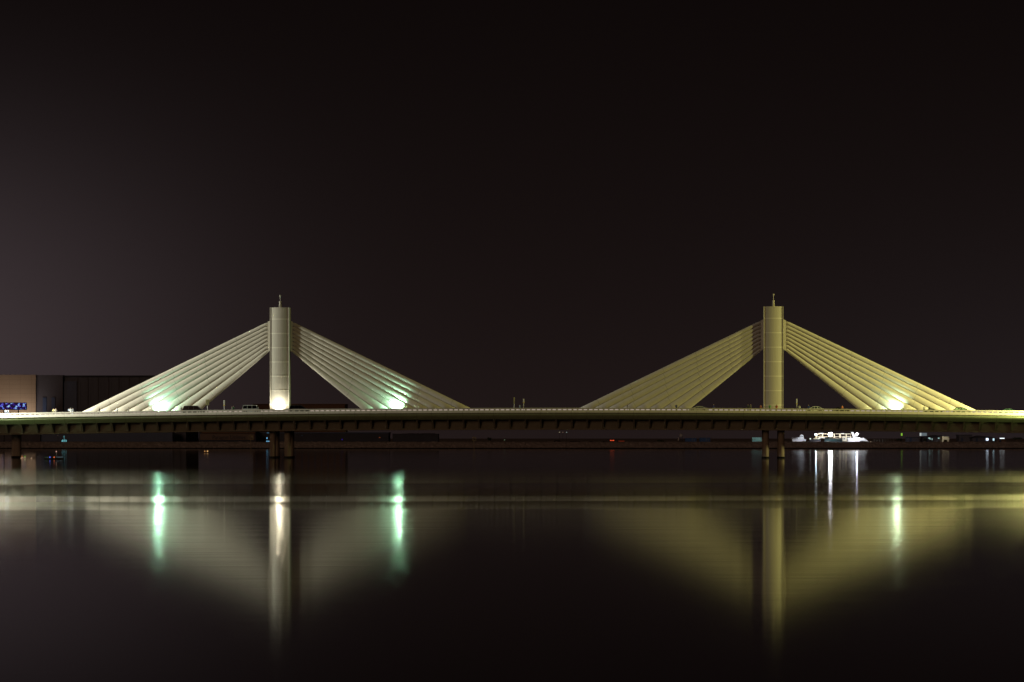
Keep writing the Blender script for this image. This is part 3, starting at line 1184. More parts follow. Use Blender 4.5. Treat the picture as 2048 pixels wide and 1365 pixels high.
# company building with its name board
M['hall_sign'] = pmat('sign_board', (.19, .14, .125), .7, var=.12, scale=.3)
office = thing('office_building', 'low brown building with a long name board under the bridge, left of the left piers', 'building', (0, 0, 0))
fpart('wall', M['near_black'], office, 398, 512, 862.5, 884, 1262, 14, GZ)
fpart('eaves', M['rust_wall'], office, 403, 511, 864.6, 867.2, 1260.8, 1.15)
fpart('name_board', M['hall_sign'], office, 400, 509, 868, 883 - 2.6, 1261.4, .55)
fc = bpy.data.curves.new('lettering', 'FONT')
fc.body = 'Paragon Utilities'
fc.size = 2.75
fc.extrude = .05
fc.align_x = 'LEFT'
to = bpy.data.objects.new('tmp_text', fc)
COL.objects.link(to)
dg = bpy.context.evaluated_depsgraph_get()
dg.update()
tm_ = bpy.data.meshes.new_from_object(to.evaluated_get(dg))
bpy.data.objects.remove(to)
tm_.materials.clear()
tm_.materials.append(pmat('letter_paint', (.03, .035, .07), .6, var=.1, scale=2))
wid = max(v.co.x for v in tm_.vertices)
lo_ = bpy.data.objects.new('lettering', tm_)
COL.objects.link(lo_)
lo_.parent = office
p = far(424.5, 879, 1261.3)
sc_ = (far(491, 0, 1261.3).x - p.x) / wid
lo_.matrix_basis = Matrix.Translation(p) @ Matrix.Rotation(R(90), 4, 'X') @ Matrix.Diagonal((sc_, 1.05, 1, 1))

# unlit sheds
shed = thing('warehouse', 'long unlit warehouse behind the left piers on the far bank', 'building', (0, 0, 0))
fpart('wall', M['near_black'], shed, 516, 777, 867, 884, 1275, 20, GZ)
fpart('roof', M['night_glass'], shed, 515, 778, 864.8, 867.3, 1274.4, 21.2)
fpart('door', M['brown_wall'], shed, 518, 530, 868.5, 876, 1274.6, .5)
shed = thing('shed', 'black box-like shed with a ragged top at the right end of the dark row', 'building', (0, 0, 0))
fpart('wall', M['near_black'], shed, 785, 876.5, 868.4, 884, 1270, 16, GZ)
bm = bmesh.new()
rr = random.Random(5)
x = 784.0
while x < 876:
    w = rr.uniform(3, 8)
    fbox(bm, x, min(x + w, 877.2), 866.6 + rr.uniform(0, 1.6), 868.6, 1269.6, 16.8)
    x += w
obj('roof', bm, M['near_black'], shed)
low = thing('low_building', 'dim orange-brown flat building whose top shows above the bridge behind the left pylon', 'building', (0, 0, 0))
fpart('wall', M['rust_wall'], low, 506, 690, 809.5, 884, 1420, 24, GZ)
fpart('roof', M['rust_wall'], low, 504.5, 691, 808.2, 809.7, 1419.4, 25.2)
for k in range(14):
    fpart('window', M['night_glass'], low, 511 + 13 * k, 515 + 13 * k, 840, 860, 1419.8, .4)


def lamp_post(px, py_top, Y, col, s, label, base_py=885.0, size=.22, group=None, name='lamp_post'):
    p = far(px, base_py, Y)
    z0 = max(p.z, GZ) if Y > 1228 else p.z
    h = far(px, py_top, Y).z - z0
    o = thing(name, label, 'lamp post', (p.x, Y, z0), 0, group)
    bm = bmesh.new()
    tube(bm, (0, 0, 0), (0, 0, h), .09, .06, 8)
    tube(bm, (0, 0, h - .1), (0, -.9, h + .05), .05, n=6)
    obj('pole', bm, M['dark_metal'], o)
    bm = bmesh.new()
    lathe(bm, [(.05, -.16), (size, -.06), (size, .06), (.05, .16)], 12, (0, -.9, h - .12))
    obj('lamp_head', bm, emat('lamp_head_light', col, s), o)
    return o


G3 = 'row of three far lamps right of mid-span'
lamp_post(1119, 864.6, 1700, (1, .85, .55), .45, 'far lamp post with pale yellow light, left of three right of mid-span', size=.4, group=G3)
lamp_post(1125.6, 864.6, 1700, (1, .62, .45), .20, 'far lamp post with dim reddish light, middle of three right of mid-span', size=.4, group=G3)
lamp_post(1133.2, 864.6, 1700, (.8, 1, .95), .45, 'far lamp post with whitish light, right of three right of mid-span', size=.4, group=G3)
lamp_post(116, 871, 1236, (1, .7, .5), .06, 'thin unlit lamp post on the bank left of the cyan-lit kiosk')
lamp_post(759.5, 875, 1240, (1, .22, .06), .20, 'lamp post with dim red-orange light left of the black shed', size=.35)
lamp_post(684.5, 879, 1240, (.12, .04, 1), .35, 'short lamp post with tiny violet-blue light right of the left piers', size=.25)
lamp_post(1009, 880, 1240, (.7, 1, .6), .30, 'short lamp post with tiny pale green light near mid-span', size=.2)
lamp_post(1195.7, 884, 1232, (.15, 1, .05), .22, 'very short post with green light left of the red-lit vehicle', base_py=886, size=.22)
lamp_post(604.5, 871, 1240, (.3, .5, .8), .03, 'thin pale pole right of the left piers on the bank')

# kiosks with coloured light
def kiosk(px, label, wins, top, col, strength, w=5.0, mast=None, tail='kiosk'):
    p = far(px, 885, 1242)
    o = thing('kiosk', label, 'kiosk', (p.x, 1242, GZ))
    h = far(px, top, 1242).z - GZ
    bm = bmesh.new()
    box(bm, -w / 2, w / 2, .1, 2.4, 0, h * .9)
    prism(bm, [(-w / 2 - .2, h * .9), (w / 2 + .2, h * .9), (w / 2 - .3, h), (-w / 2 + .3, h)], 'y', -.1, 2.6)
    obj('hut', bm, M['near_black'], o)
    em_ = emat('kiosk_light', col, strength)
    for x0, x1, z0, z1 in wins:
        bm = bmesh.new()
        box(bm, x0, x1, 0, .09, z0, z1)
        obj('lit_window', bm, em_, o)
    if mast:
        bm = bmesh.new()
        tube(bm, (0, 0, h), (0, 0, mast), .06, n=6)
        tube(bm, (-.5, 0, mast - .7), (0, 0, mast), .04, n=6)
        obj('mast', bm, em_, o)


kiosk(128.4, 'small kiosk with cyan windows and a lit mast on the bank under the left span',
      [(-1.25, -.75, 0, .7), (-.6, -.4, 0, .9), (-.15, .1, 0, 1.0), (.3, .55, 0, 1.1), (.85, 1.2, 0, .9), (-.9, -.6, .75, 1.1)], 879, (.25, .78, .85), .55, 2.9, 2.9)
kiosk(536, 'narrow kiosk with bright blue-cyan lights just left of the left piers',
      [(-.75, -.25, 1.4, 2.1), (-.8, -.2, .0, .5), (.15, .6, .0, .5), (-.6, .5, 4.3, 4.8)], 864, (.22, .65, 1.0), .75, 2.2)


# navigation boards on poles in the shallows
def nav_board(px, top, bot, base, label):
    Y = CAM_H * F / (base - HOR)
    p = far(px, base, Y)
    o = thing('channel_marker', label, 'channel marker', (p.x, Y, 0), 0, 'channel markers off the far bank')
    zt, zb = far(px, top, Y).z, far(px, bot, Y).z
    bm = bmesh.new()
    tube(bm, (0.05, 0, -1), (-.25, 0, zt + .5), .12, n=8)
    obj('pole', bm, M['pier'], o)
    w = (zt - zb) * .52
    bm = bmesh.new()
    for x0, x1, z0, z1 in ((-w, w, zt - .14, zt), (-w, w, zb, zb + .14), (-w, -w + .14, zb + .14, zt - .14), (w - .14, w, zb + .14, zt - .14)):
        box(bm, x0, x1, -.22, -.14, z0, z1)
    obj('board_frame', bm, pmat('marker_paint', (.35, .30, .16), .6, var=.2, scale=2), o)
    bm = bmesh.new()
    box(bm, .1, w - .16, -.2, -.15, zb + .9, zt - .16)
    obj('panel', bm, M['sign_cream'], o)


nav_board(502, 871.5, 880, 902, 'channel marker pole with open square frame left of the left piers')
nav_board(948.5, 875, 882, 903, 'channel marker pole with open square frame near mid-span')

# containers, white tank truck etc.
M['blue_box'] = pmat('container_blue', (.05, .16, .46), .6, var=.2, scale=1.2)
M['teal_box'] = pmat('container_teal', (.18, .30, .30), .6, var=.35, scale=.9)


def container(px0, px1, top, bot, mat, label, extra=None, rz=0):
    Y = 1236.0
    a, b = far(px0, top, Y), far(px1, bot, Y)
    cx = (a.x + b.x) / 2
    o = thing('shipping_container', label, 'container', (cx, Y, GZ), rz, 'containers on the far bank')
    w, h = (b.x - a.x) / 2, a.z - GZ
    bm = bmesh.new()
    n = 18
    pts = []
    for k in range(n + 1):
        x = -w + 2 * w * k / n
        pts.append((x, -.04 if k % 2 else .04))
    prism(bm, pts + [(w, 2.4), (-w, 2.4)], 'z', .12, h - .08)
    obj('body', bm, mat, o)
    bm = bmesh.new()
    for x in (-w, w - .12):
        box(bm, x, x + .12, -.07, .07, 0, h)
    box(bm, -w + .12, w - .12, -.06, .05, h - .14, h)
    box(bm, -w + .12, w - .12, -.06, .05, 0.0, .13)
    obj('frame', bm, mat, o)
    bm = bmesh.new()
    box(bm, w * .25, w * .27 + .06, -.10, -.045, .2, h - .2)
    box(bm, w * .6, w * .62 + .06, -.10, -.045, .2, h - .2)
    obj('locking_bar', bm, M['metal'], o)
    return o


container(1370, 1393, 876.5, 886, M['blue_box'], 'dark blue container beside the white tank, left of the brighter blue one')
container(1399, 1420.5, 875.8, 886, M['blue_box'], 'brighter blue container, right of the pair under the right span')
container(1504, 1528, 875.3, 886, M['teal_box'], 'pale teal container just left of the right piers')
lp = far(1516, 886, 1236)
lamp('container_spot', 'SPOT', (lp.x - 1, 1230.5, 8.5), 700, (.75, 1, .95), (lp.x, 1236, 4.5), .2, 70, .8)  # unseen spot set in front to brighten the teal container

tank = thing('water_tank', 'white round tank on a dark stand left of the blue containers', 'tank', (far(1361.5, 886, 1236).x, 1236, GZ))
bm = bmesh.new()
bmesh.ops.create_uvsphere(bm, u_segments=20, v_segments=12, radius=.95)
bmesh.ops.translate(bm, verts=bm.verts[:], vec=(.2, 0, far(0, 871.5, 1236).z - GZ))
obj('tank', bm, pmat('tank_white', (.62, .66, .72), .5, var=.15, scale=1), tank, smooth=True)
bm = bmesh.new()
for x, y in ((-.5, -.5), (.9, -.5), (-.5, .5), (.9, .5)):
    tube(bm, (x, y, 0), (x * .7, y * .7, 2.6), .09, n=6)
box(bm, -1.6, 1.9, -.7, .7, .7, 1.5)
obj('stand', bm, M['near_black'], tank)
bm = bmesh.new()
box(bm, -1.4, -1.0, -.75, -.72, .5, 2.0)
obj('side_panel', bm, M['sign_white'], tank)

# red-lit vehicle and self-glowing red barrier
van = thing('parked_van', 'dark van with glowing red tail lights parked on the bank near mid-span', 'van', (far(1224, 885, 1234).x, 1234, GZ))
bm = bmesh.new()
prism(bm, [(-1.9, .35), (1.9, .35), (1.9, .8), (1.5, 1.0), (1.1, 1.35), (-1.8, 1.35), (-1.9, 1.2)], 'y', -.85, .85)
obj('body', bm, M['near_black'], van)
for x in (-1.2, 1.2):
    for s in (-1, 1):
        bm = bmesh.new()
        tube(bm, (x, s * .7, .33), (x, s * .9, .33), .33, n=14)
        obj('wheel', bm, M['tyre'], van)
rl = emat('red_tail_light', (1.0, .10, .03), 0.9)
for x0, x1 in ((-.95, -.3), (.2, 1.0)):
    bm = bmesh.new()
    box(bm, x0, x1, -.92, -.852, .45, .85)
    obj('taillight', bm, rl, van)
bm = bmesh.new()
box(bm, -.3, .2, -.90, -.852, .52, .70)
obj('light_bar', bm, rl, van)
bar = thing('barrier', 'low red-glowing barrier on the bank right of the red-lit van', 'barrier', (far(1243, 885, 1234).x, 1234, GZ))
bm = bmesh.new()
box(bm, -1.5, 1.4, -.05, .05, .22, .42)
obj('rail', bm, emat('red_rail_glow', (1, .10, .03), .16), bar)  # rail glows by itself, red light put into its material
for x in (-1.1, 1.0):
    bm = bmesh.new()
    box(bm, x, x + .1, -.04, .04, 0, .22)
    obj('leg', bm, M['near_black'], bar)

# rubble / low mounds in the middle
mm = pmat('mound_dirt', (.03, .028, .032), .95, var=.3, scale=.7)
for px, wpx, top, lab in ((1114, 14, 881.0, 'dark rubble heap on the bank, tallest and leftmost right of mid-span'),
                          (1150, 24, 882.6, 'long low dark rubble heap on the bank, second right of mid-span'),
                          (1181, 9, 882.9, 'small dark rubble heap on the bank left of the green light'),
                          (1209, 12, 882.6, 'dark rubble heap on the bank between green light and red-lit van')):
    p = far(px, 885, 1238)
    bm = bmesh.new()
    bmesh.ops.create_icosphere(bm, subdivisions=3, radius=1)
    hh = far(px, top, 1238).z - GZ
    rr = random.Random(px)
    for v in bm.verts:
        k = 1 + .25 * noise.noise(v.co * 2.2 + Vector((px, 0, 0)))
        v.co = Vector((v.co.x * wpx * .12 * k, v.co.y * 2.0 * k, max(-.3, v.co.z * hh * k)))
    o = obj('rubble_heap', bm, mm)
    o.location = (p.x, 1238, GZ)
    tag(o, lab, 'rubble heap', 'rubble heaps on the far bank')

# white moored work boat
boat = thing('work_boat', 'white work boat with railings and domed cabin left of the floodlit gantry', 'boat', (far(1598, 886, 1236).x, 1236, GZ))
wm_ = emat('floodlit_white_boat', (1, 1, 1), 1)
M['white_paint'] = pmat('white_paint', (.78, .80, .82), .5, var=.08, scale=1)
bm = bmesh.new()
prism(bm, [(-3.6, 1.2), (-3.3, .1), (2.8, .1), (3.7, 1.3)], 'y', -1.1, 1.1)
obj('hull', bm, M['white_paint'], boat)
bm = bmesh.new()
x = -3.5
while x < -.6:
    box(bm, x, x + .10, -1.1, -1.0, 1.2, 2.2)
    x += .55
box(bm, -3.5, -.6, -1.12, -1.01, 1.55, 1.65)
obj('railing', bm, M['white_paint'], boat)
bm = bmesh.new()
box(bm, -.6, 2.4, -.9, .9, 1.25, 2.1)
prism(bm, [(.2, 2.1), (.5, 3.1), (1.0, 3.6), (1.9, 3.3), (2.3, 2.1)], 'y', -.8, .8)
obj('cabin', bm, M['white_paint'], boat)
for x in (.65, 1.35):
    bm = bmesh.new()
    box(bm, x, x + .4, -.84, -.80, 2.35, 2.9)
    obj('window', bm, M['night_glass'], boat)

# the floodlit gantry
GY = 1240.0
gx = far(1672, 886, GY).x
gantry = thing('floodlit_gantry', 'brilliantly floodlit steel gantry with dazzling lamps on the far bank under the right span', 'gantry', (gx, GY, GZ))


def gp(px, py):
    q = far(px, py, GY)
    return q.x - gx, q.z - GZ


steel = pmat('gantry_steel', (.75, .66, .48), .5, var=.12, scale=1)


def gbeam(name, x0, y0, x1, y1, w=.4, mat=steel, dy=0.0):
    a, b = gp(x0, y0), gp(x1, y1)
    bm = bmesh.new()
    d = Vector((b[0] - a[0], 0, b[1] - a[1]))
    n = Vector((-d.z, 0, d.x)).normalized() * w / 2
    A, B = Vector((a[0], 0, a[1])), Vector((b[0], 0, b[1]))
    prism(bm, [((A + n).x, (A + n).z), ((A - n).x, (A - n).z), ((B - n).x, (B - n).z), ((B + n).x, (B + n).z)], 'y', -.25 + dy, .25 + dy)
    return obj(name, bm, mat, gantry)


gbeam('chord', 1631, 868.3, 1706, 868.3, .28)
gbeam('chord', 1631, 873.6, 1706, 873.6, .26)
for x, w in ((1632.5, .95), (1645, .5), (1668.5, .45), (1680, .8), (1701, .22)):
    gbeam('upright', x, 868.3, x, 876, w, dy=.02)
gbeam('upright', 1692.5, 867.5, 1692.5, 884, .5, dy=.03)
gbeam('upright', 1633.5, 875.8, 1633.5, 886, .4, dy=.03)
gbeam('brace', 1646, 873.6, 1634, 868.6, .18, dy=.05)
gbeam('brace', 1681, 872.8, 1692, 875.5, .18, dy=.05)
gbeam('walkway', 1637, 876, 1650, 876, .45, M['white_paint'], dy=-.05)
gbeam('walkway', 1659, 876.3, 1690, 876.3, .15, dy=-.05)
bm = bmesh.new()
for x0, x1, y0, y1 in ((1635, 1650, 866.2, 868), (1681, 1689, 866.8, 868)):
    a, b = gp(x0, y0), gp(x1, y1)
    prism(bm, [(a[0], b[1]), (b[0], b[1]), ((a[0] + b[0]) / 2 + .4, a[1]), ((a[0] + b[0]) / 2 - .6, a[1])], 'y', -.3, .3)
obj('canopy', bm, M['white_paint'], gantry)
lampw = emat('floodlight_white', (.93, .95, 1.0), 75.0)
lampb = emat('floodlight_bluish', (.72, .90, 1.0), 55.0)


def ghead(px, py, r, mat):
    a = gp(px, py)
    bm = bmesh.new()
    tube(bm, (a[0], -.55, a[1]), (a[0], -.25, a[1]), r, n=18)
    h = obj('floodlight', bm, M['metal'], gantry)
    bm = bmesh.new()
    tube(bm, (a[0], -.62, a[1]), (a[0], -.56, a[1]), r * .9, n=18)
    obj('lens', bm, mat, h)


ghead(1660.5, 869.5, 1.05, lampw)
ghead(1631.6, 869.5, .42, lampb)

# pale platform left of the gantry foot, dark hopper under it
hop = thing('hopper', 'dark hopper box below the dazzling gantry lamp', 'hopper', (far(1665, 886, 1243).x, 1243, GZ))
bm = bmesh.new()
prism(bm, [(-4.2, 0), (4.6, 0), (4.2, 2.0), (-3.2, 2.0)], 'y', 0, 2.5)
obj('bin', bm, pmat('hopper_paint', (.05, .10, .12), .6, var=.2, scale=1), hop)
bm = bmesh.new()
box(bm, -2.5, 1.2, -.05, -.01, .72, .86)
obj('stripe', bm, emat('teal_strip_light', (.25, .7, .75), .30), hop)
cab = thing('site_cabin', 'pale green site cabin roof left of the gantry lamp', 'cabin', (far(1633, 886, 1238).x, 1238, GZ))
bm = bmesh.new()
box(bm, -3.2, 2.0, 0, 2, 0, 1.2)
obj('wall', bm, M['near_black'], cab)
bm = bmesh.new()
box(bm, -1.3, 1.5, -.2, 2.2, 1.2, 1.75)
obj('roof', bm, pmat('cabin_roof', (.6, .68, .6), .6, var=.1, scale=1), cab)
bm = bmesh.new()
bmesh.ops.create_uvsphere(bm, u_segments=12, v_segments=8, radius=.34)
bmesh.ops.translate(bm, verts=bm.verts[:], vec=(-3.0, -.1, 1.45))
obj('lamp', bm, emat('cabin_lamp', (.9, 1, .9), 1.2), cab)

# white crushing plant at the right end
pl = thing('crushing_plant', 'white floodlit crushing plant with slanting conveyor right of the gantry', 'machine', (far(1716, 886, 1238).x, 1238, GZ))


def pp(px, py):
    q = far(px, py, 1238)
    return q.x - pl.location.x, q.z - GZ


bm = bmesh.new()
rr = random.Random(11)
for x0, x1, y0, y1 in ((1695.5, 1711, 876, 884), (1711, 1720, 875, 883.5), (1720, 1727, 876.5, 882), (1700, 1703.5, 883.5, 887)):
    a, b = pp(x0, y0), pp(x1, y1)
    box(bm, a[0], b[0], rr.uniform(-.4, 0), 2, b[1], a[1])
a, b = pp(1725, 875.5), pp(1735, 882)
prism(bm, [(a[0], b[1]), (b[0] + .3, b[1] - .2), (b[0] - .6, b[1] + .5), (a[0] + .4, a[1])], 'y', 0, 1.2)
obj('body', bm, M['white_paint'], pl)
bm = bmesh.new()
a, b = pp(1702.5, 864.6), pp(1710.5, 876)
prism(bm, [(a[0], a[1]), (a[0] + 1.0, a[1] - .1), (b[0] + .2, b[1]), (b[0] - .9, b[1])], 'y', -.1, .9)
obj('conveyor', bm, M['white_paint'], pl)
bm = bmesh.new()
a, b = pp(1710, 867), pp(1718, 873)
prism(bm, [(a[0], b[1] + .4), (a[0] + .5, b[1]), (b[0] - .6, b[1]), (b[0], a[1]), (a[0] + .3, a[1] - .2)], 'y', -.1, .8)
obj('feed_bin', bm, M['white_paint'], pl)
bm = bmesh.new()
a, b = pp(1720.5, 882.5), pp(1727, 884.5)
for k in range(3):
    tube(bm, (a[0] + k * .9 - .6, .1, .42), (a[0] + k * .9 - .6, .6, .42), .42, n=14)
obj('wheel', bm, M['tyre'], pl)
a = pp(1713.5, 868.2)
bm = bmesh.new()
tube(bm, (a[0], -.5, a[1]), (a[0], -.12, a[1]), .42, n=16)
h = obj('floodlight', bm, M['metal'], pl)
bm = bmesh.new()
tube(bm, (a[0], -.57, a[1]), (a[0], -.51, a[1]), .38, n=16)
obj('lens', bm, emat('plant_floodlight', (.86, .9, 1.0), 85.0), h)
kb = thing('control_cabin', 'cream control cabin beside the gantry upright', 'cabin', (far(1689.5, 886, 1236).x, 1236, GZ))
bm = bmesh.new()
box(bm, -.85, .85, 0, 1.6, .25, 2.15, bev=.05)
obj('body', bm, pmat('cabin_cream', (.75, .72, .58), .6, var=.06, scale=1), kb)
bm = bmesh.new()
box(bm, -.55, .1, -.03, -.005, 1.2, 1.8)
obj('window', bm, M['night_glass'], kb)
# light of these lamps on the plant itself
lamp('plant_light', 'SPOT', (far(1662, 0, 1236).x, 1232.0, 8.6), 3200, (.95, .95, 1.0), (far(1664, 0, 1240).x, 1240, 6.0), .6, 130, .6)
lamp('plant_light', 'SPOT', (far(1713.5, 0, 1236).x, 1231.0, 9.0), 4200, (.93, .95, 1.0), (far(1713.5, 0, 1238).x, 1238, 5.0), .5, 110, .6)
lamp('plant_light', 'SPOT', (far(1640, 0, 1236).x, 1234.0, 8.3), 1000, (1, .85, .6), (far(1640, 0, 1240).x, 1240, 6), .5, 120, .6)
lamp('boat_light', 'SPOT', (far(1603, 0, 1236).x, 1230.0, 8.0), 1000, (.85, .92, 1.0), (far(1599, 0, 1236).x, 1236, 5), .4, 90, .8)

lamp_post(1741, 883.5, 1236, (1, .75, .5), 1.1, 'short post with small orange light right of the crushing plant', size=.2)

# dim row of posts
fence = thing('post_fence', 'dim row of pale posts right of the crushing plant', 'fence', (far(1748, 886, 1242).x, 1242, GZ))
for k in range(8):
    bm = bmesh.new()
    box(bm, k * 1.35, k * 1.35 + .16, 0, .16, 0, 1.2)
    obj('post', bm, M['metal'], fence)
bm = bmesh.new()
box(bm, 0, 9.6, .05, .09, .85, .95)
obj('rail', bm, M['dark_metal'], fence)

# houses and sheds at the right
def house(px0, px1, top, label, wall, Y=1262.0, lights=(), roof='flat', rooftop=None, extra=None):
    a, b = far(px0, top, Y), far(px1, 884, Y)
    cx = (a.x + b.x) / 2
    o = thing('house', label, 'house', (cx, Y, GZ), 0)
    w, h = (b.x - a.x) / 2, a.z - GZ
    bm = bmesh.new()
    box(bm, -w, w, 0, 8, 0, h)
    obj('wall', bm, wall, o)
    bm = bmesh.new()
    if roof == 'flat':
        box(bm, -w - .3, w + .3, -.4, 8.4, h, h + .28)
    else:
        prism(bm, [(-w - .6, h), (w + .6, h), (w * roof, h + 1.1)], 'y', -.5, 8.5)
    obj('roof', bm, M['near_black'], o)
    for (p0, p1, y0, y1, col, s) in lights:
        q0, q1 = far(p0, y0, Y), far(p1, y1, Y)
        bm = bmesh.new()
        box(bm, q0.x - cx, q1.x - cx, -.12, -.01, q1.z - GZ, q0.z - GZ)
        obj('lit_window', bm, emat('lit_window', col, s), o)
    bm = bmesh.new()
    box(bm, -w * .7, -w * .7 + 1.0, -.06, -.005, 0, 2.0)
    obj('door', bm, M['night_glass'], o)
    return o


CW = (.62, .95, .90)
house(1816, 1839, 875.6, 'plain dim brown house, leftmost of the row at the right', M['brown_wall'])
house(1846, 1886, 875.0, 'dark house with three small cold-white lights under a sloping roof', M['brown_wall'],
      lights=((1856.5, 1860.5, 876, 877.3, CW, .9), (1859.2, 1861, 877.4, 879.6, CW, .45), (1863.3, 1865, 877, 880.5, CW, .4), (1876, 1878.8, 876, 877.8, CW, .6)), roof=.3)
house(1918, 1944, 871, 'taller dim brown house behind the others at the right', M['brown_wall'], Y=1270)
house(1945, 1990, 876, 'long dark house with two bright white window lights near the right edge', M['brown_wall'],
      lights=((1972, 1976.8, 876.8, 881.5, (.72, .85, 1), 1.9), (1985.5, 1988.6, 877.2, 881.8, (.62, .9, 1), 1.0)), roof=-.4)
house(1996, 2011, 879, 'small shed with a bright white strip light at the right edge', M['rust_wall'],
      lights=((1999.5, 2009, 876.4, 878.6, (.88, .95, 1), 1.8),), Y=1258)
bill = thing('white_shed', 'small shed with a pale floodlit gable wall in the row at the right', 'shed', (far(1891, 886, 1256).x, 1256, GZ))
a, b = far(1884, 874.5, 1256), far(1899, 886, 1256)
bm = bmesh.new()
prism(bm, [(-1.8, 0), (1.8, 0), (1.9, 2.35), (-1.8, 2.75)], 'y', 0, 6)
obj('wall', bm, pmat('gable_paint', (.62, .58, .46), .7, var=.15, scale=.8), bill)
bm = bmesh.new()
prism(bm, [(-2.3, 2.95), (2.4, 2.42), (2.4, 2.55), (-2.3, 3.1)], 'y', -.5, 6.3)
obj('roof', bm, M['near_black'], bill)
lamp('shed_lamp', 'SPOT', (far(1890, 0, 1250).x, 1252.0, 7.2), 260, (1, .95, .75), (far(1891, 0, 1256).x, 1256.5, 4.5), .2, 75, .8)
bb2 = thing('roof_billboard', 'small bluish-white lit billboard above the houses at the right', 'billboard', (far(1846.5, 886, 1280).x, 1280, GZ))
a, b = far(1839.5, 866.3, 1280), far(1853.8, 872.2, 1280)
bm = bmesh.new()
box(bm, a.x - bb2.location.x, a.x - bb2.location.x + .8, 0, .15, b.z - GZ, a.z - GZ)
obj('bright_panel', bm, emat('billboard_bright', (.75, .82, .8), .62), bb2)
bm = bmesh.new()
box(bm, a.x - bb2.location.x + .82, b.x - bb2.location.x, 0, .15, b.z - GZ, a.z - GZ)
obj('panel', bm, emat('billboard_dim', (.55, .68, .75), .20), bb2)
for x in (-1.2, 1.2):
    bm = bmesh.new()
    tube(bm, (x, .3, 0), (x, .3, a.z - GZ), .12, n=8)
    obj('post', bm, M['dark_metal'], bb2)
sg = thing('lit_sign', 'tiny upright yellow-green lit sign above a dark tree right of the gantry', 'sign', (far(1803.5, 886, 1262).x, 1262, GZ))
a, b = far(1802, 866.8, 1262), far(1805, 872, 1262)
bm = bmesh.new()
box(bm, a.x - sg.location.x, b.x - sg.location.x, 0, .2, b.z - GZ, a.z - GZ)
obj('panel', bm, emat('green_sign', (.35, .75, .06), .62), sg)
bm = bmesh.new()
tube(bm, (0, .1, 0), (0, .1, b.z - GZ), .08, n=8)
obj('post', bm, M['dark_metal'], sg)


def tree(px, w, top, label, Y=1250.0, seed=1):
    p = far(px, 886, Y)
    h = far(px, top, Y).z - GZ
    o = thing('tree', label, 'tree', (p.x, Y, GZ), 0, 'small trees on the far bank')
    bm = bmesh.new()
    tube(bm, (0, 0, 0), (.05, 0, h * .6), .12, .06, 7)
    tube(bm, (.05, 0, h * .35), (.5, .1, h * .7), .06, .03, 6)
    tube(bm, (.05, 0, h * .4), (-.5, .1, h * .75), .06, .03, 6)
    obj('trunk', bm, M['pier'], o)
    rr = random.Random(seed)
    bm = bmesh.new()
    cl = [(Vector((rr.uniform(-w, w) * .6, rr.uniform(-.8, .8), h * rr.uniform(.4, .85))), rr.uniform(.35, .6)) for _ in range(9)]
    for k in range(700):
        c, r = rr.choice(cl)
        d = Vector((rr.gauss(0, 1), rr.gauss(0, 1), rr.gauss(0, 1))).normalized() * r * rr.uniform(.4, 1.1)
        c = c + Vector((d.x * w * .8, d.y, d.z))
        u = Vector((rr.gauss(0, 1), rr.gauss(0, 1), rr.gauss(0, 1))).normalized() * .13
        v = u.cross(Vector((rr.random(), rr.random(), rr.random()))).normalized() * .08
        bm.faces.new([bm.verts.new(q) for q in (c - u, c + v, c + u, c - v)])
    obj('crown', bm, pmat('foliage', (.045, .075, .03), .8, var=.4, scale=2), o, recalc=False)


tree(1798, 1.8, 877, 'dark bush-like tree under the yellow-green sign', seed=2)
tree(1850, 1.3, 878, 'small dark tree before the house with three lights', seed=3, Y=1255)
tree(2034, 3.2, 874, 'wide dark tree at the right edge of the far bank', seed=4)
tree(1891.5, .9, 881.5, 'low dark bush before the pale gable wall', seed=6, Y=1252)
tree(1322, 2.2, 881.5, 'low dark bush on the bank left of the white tank', seed=8)
tree(980, 1.6, 874.5, 'thin dark tree on the bank near mid-span', seed=9)

# ------------------------------------------------------------------ small craft and floats on the water
def buoy(px, py, col, s, label, r=.22):
    Y = CAM_H * F / (py - HOR)
    p = far(px, py, Y)
    o = thing('buoy', label, 'buoy', (p.x, Y, 0), 0, 'lit buoys on the water')
    bm = bmesh.new()
    lathe(bm, [(.12, -.25), (.34, -.08), (.34, .10), (.20, .20), (.07, .24), (.06, .36)], 14)
    obj('float', bm, M['rust_wall'], o)
    bm = bmesh.new()
    bmesh.ops.create_uvsphere(bm, u_segments=12, v_segments=8, radius=r)
    bmesh.ops.translate(bm, verts=bm.verts[:], vec=(0, 0, .36 + r * .8))
    obj('light', bm, emat('buoy_light', col, s), o, smooth=True)


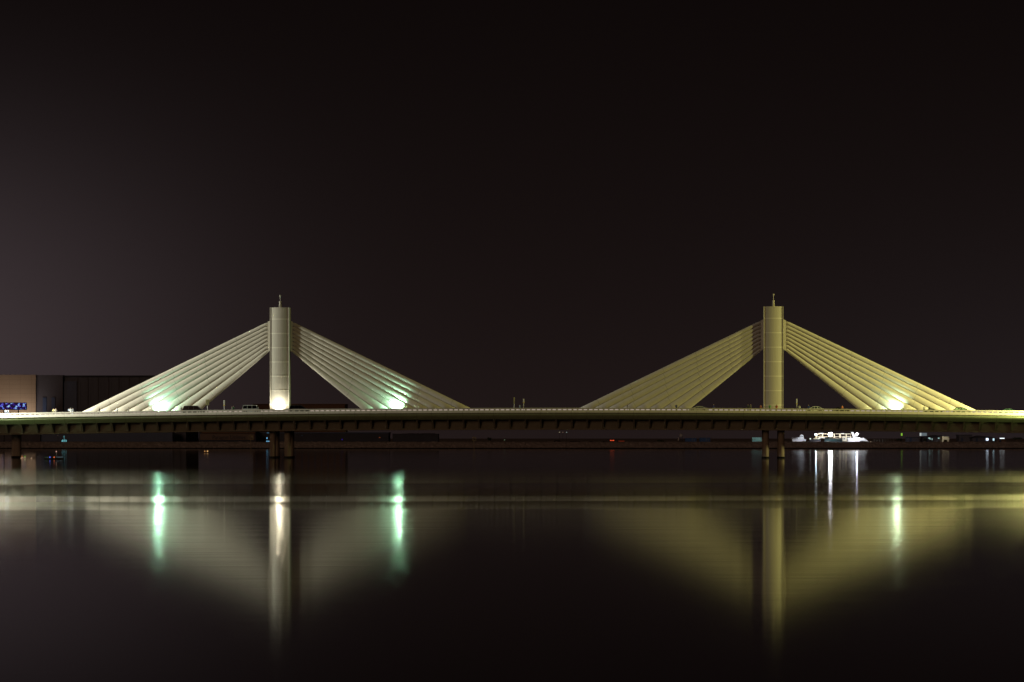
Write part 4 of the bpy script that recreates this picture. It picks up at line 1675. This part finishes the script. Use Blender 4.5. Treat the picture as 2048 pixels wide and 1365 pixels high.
buoy(44.3, 917.5, (1, .30, .06), .32, 'buoy with dim orange light just right of the leftmost pier', .17)
buoy(50.0, 917.5, (.30, .9, .08), .42, 'buoy with green light right of the orange one by the leftmost pier', .17)
buoy(64.0, 918, (.7, .45, .4), .08, 'buoy with very dim light before the beige reflection', .12)
buoy(409.5, 906, (1, .48, .16), .45, 'buoy with orange light, left of the pair off the far bank', .22)
buoy(415, 906, (1, .55, .2), .75, 'buoy with brighter orange light, right of the pair off the far bank', .24)
Y = CAM_H * F / (919.6 - HOR)
p = far(108, 919, Y)
bt = thing('fishing_boat', 'small open fishing boat with blue and red lamps right of the leftmost pier', 'boat', (p.x, Y, 0))
bm = bmesh.new()
secs = [(-2.2, .42, .46), (-1.2, .62, .40), (0, .68, .38), (1.1, .52, .42), (1.9, .22, .50), (2.2, .03, .56)]
rings = []
for x, w, top in secs:
    rings.append([bm.verts.new((x, y, z)) for y, z in ((-w, top), (-w * .8, .05), (-w * .3, -.12), (w * .3, -.12), (w * .8, .05), (w, top), (w * .86, top), (w * .62, .12), (-w * .62, .12), (-w * .86, top))])
for a, b in zip(rings, rings[1:]):
    for k in range(10):
        bm.faces.new((a[k], a[(k + 1) % 10], b[(k + 1) % 10], b[k]))
bm.faces.new(rings[0][::-1])
bm.faces.new(rings[-1])
obj('hull', bm, pmat('boat_hull', (.06, .07, .08), .6, var=.2, scale=2), bt)
bm = bmesh.new()
tube(bm, (.55, 0, .1), (.55, 0, 1.85), .035, n=6)
obj('mast', bm, M['metal'], bt)
for nm, x, z, r, col, s in (('mast_light', .55, 1.9, .12, (1, .55, .45), .9), ('red_lamp', .05, .55, .17, (1, .22, .08), .65), ('blue_lamp', -.95, .55, .17, (.14, .20, 1), .75),
                            ('green_lamp', -1.6, .50, .09, (.3, .8, .4), .22), ('green_lamp', -2.0, .50, .08, (.5, .8, .4), .12)):
    bm = bmesh.new()
    bmesh.ops.create_uvsphere(bm, u_segments=12, v_segments=8, radius=r)
    bmesh.ops.translate(bm, verts=bm.verts[:], vec=(x, -.1, z))
    obj(nm, bm, emat(nm, col, s), bt, smooth=True)
    bm = bmesh.new()
    tube(bm, (x, -.1, .1), (x, -.1, z - r + .02), .025, n=6)
    obj('lamp_stem', bm, M['metal'], bt)
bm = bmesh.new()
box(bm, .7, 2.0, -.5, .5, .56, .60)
obj('thwart', bm, emat('glowing_thwart', (.5, .75, .85), .35), bt)  # pale blue light put into the seat board as emission
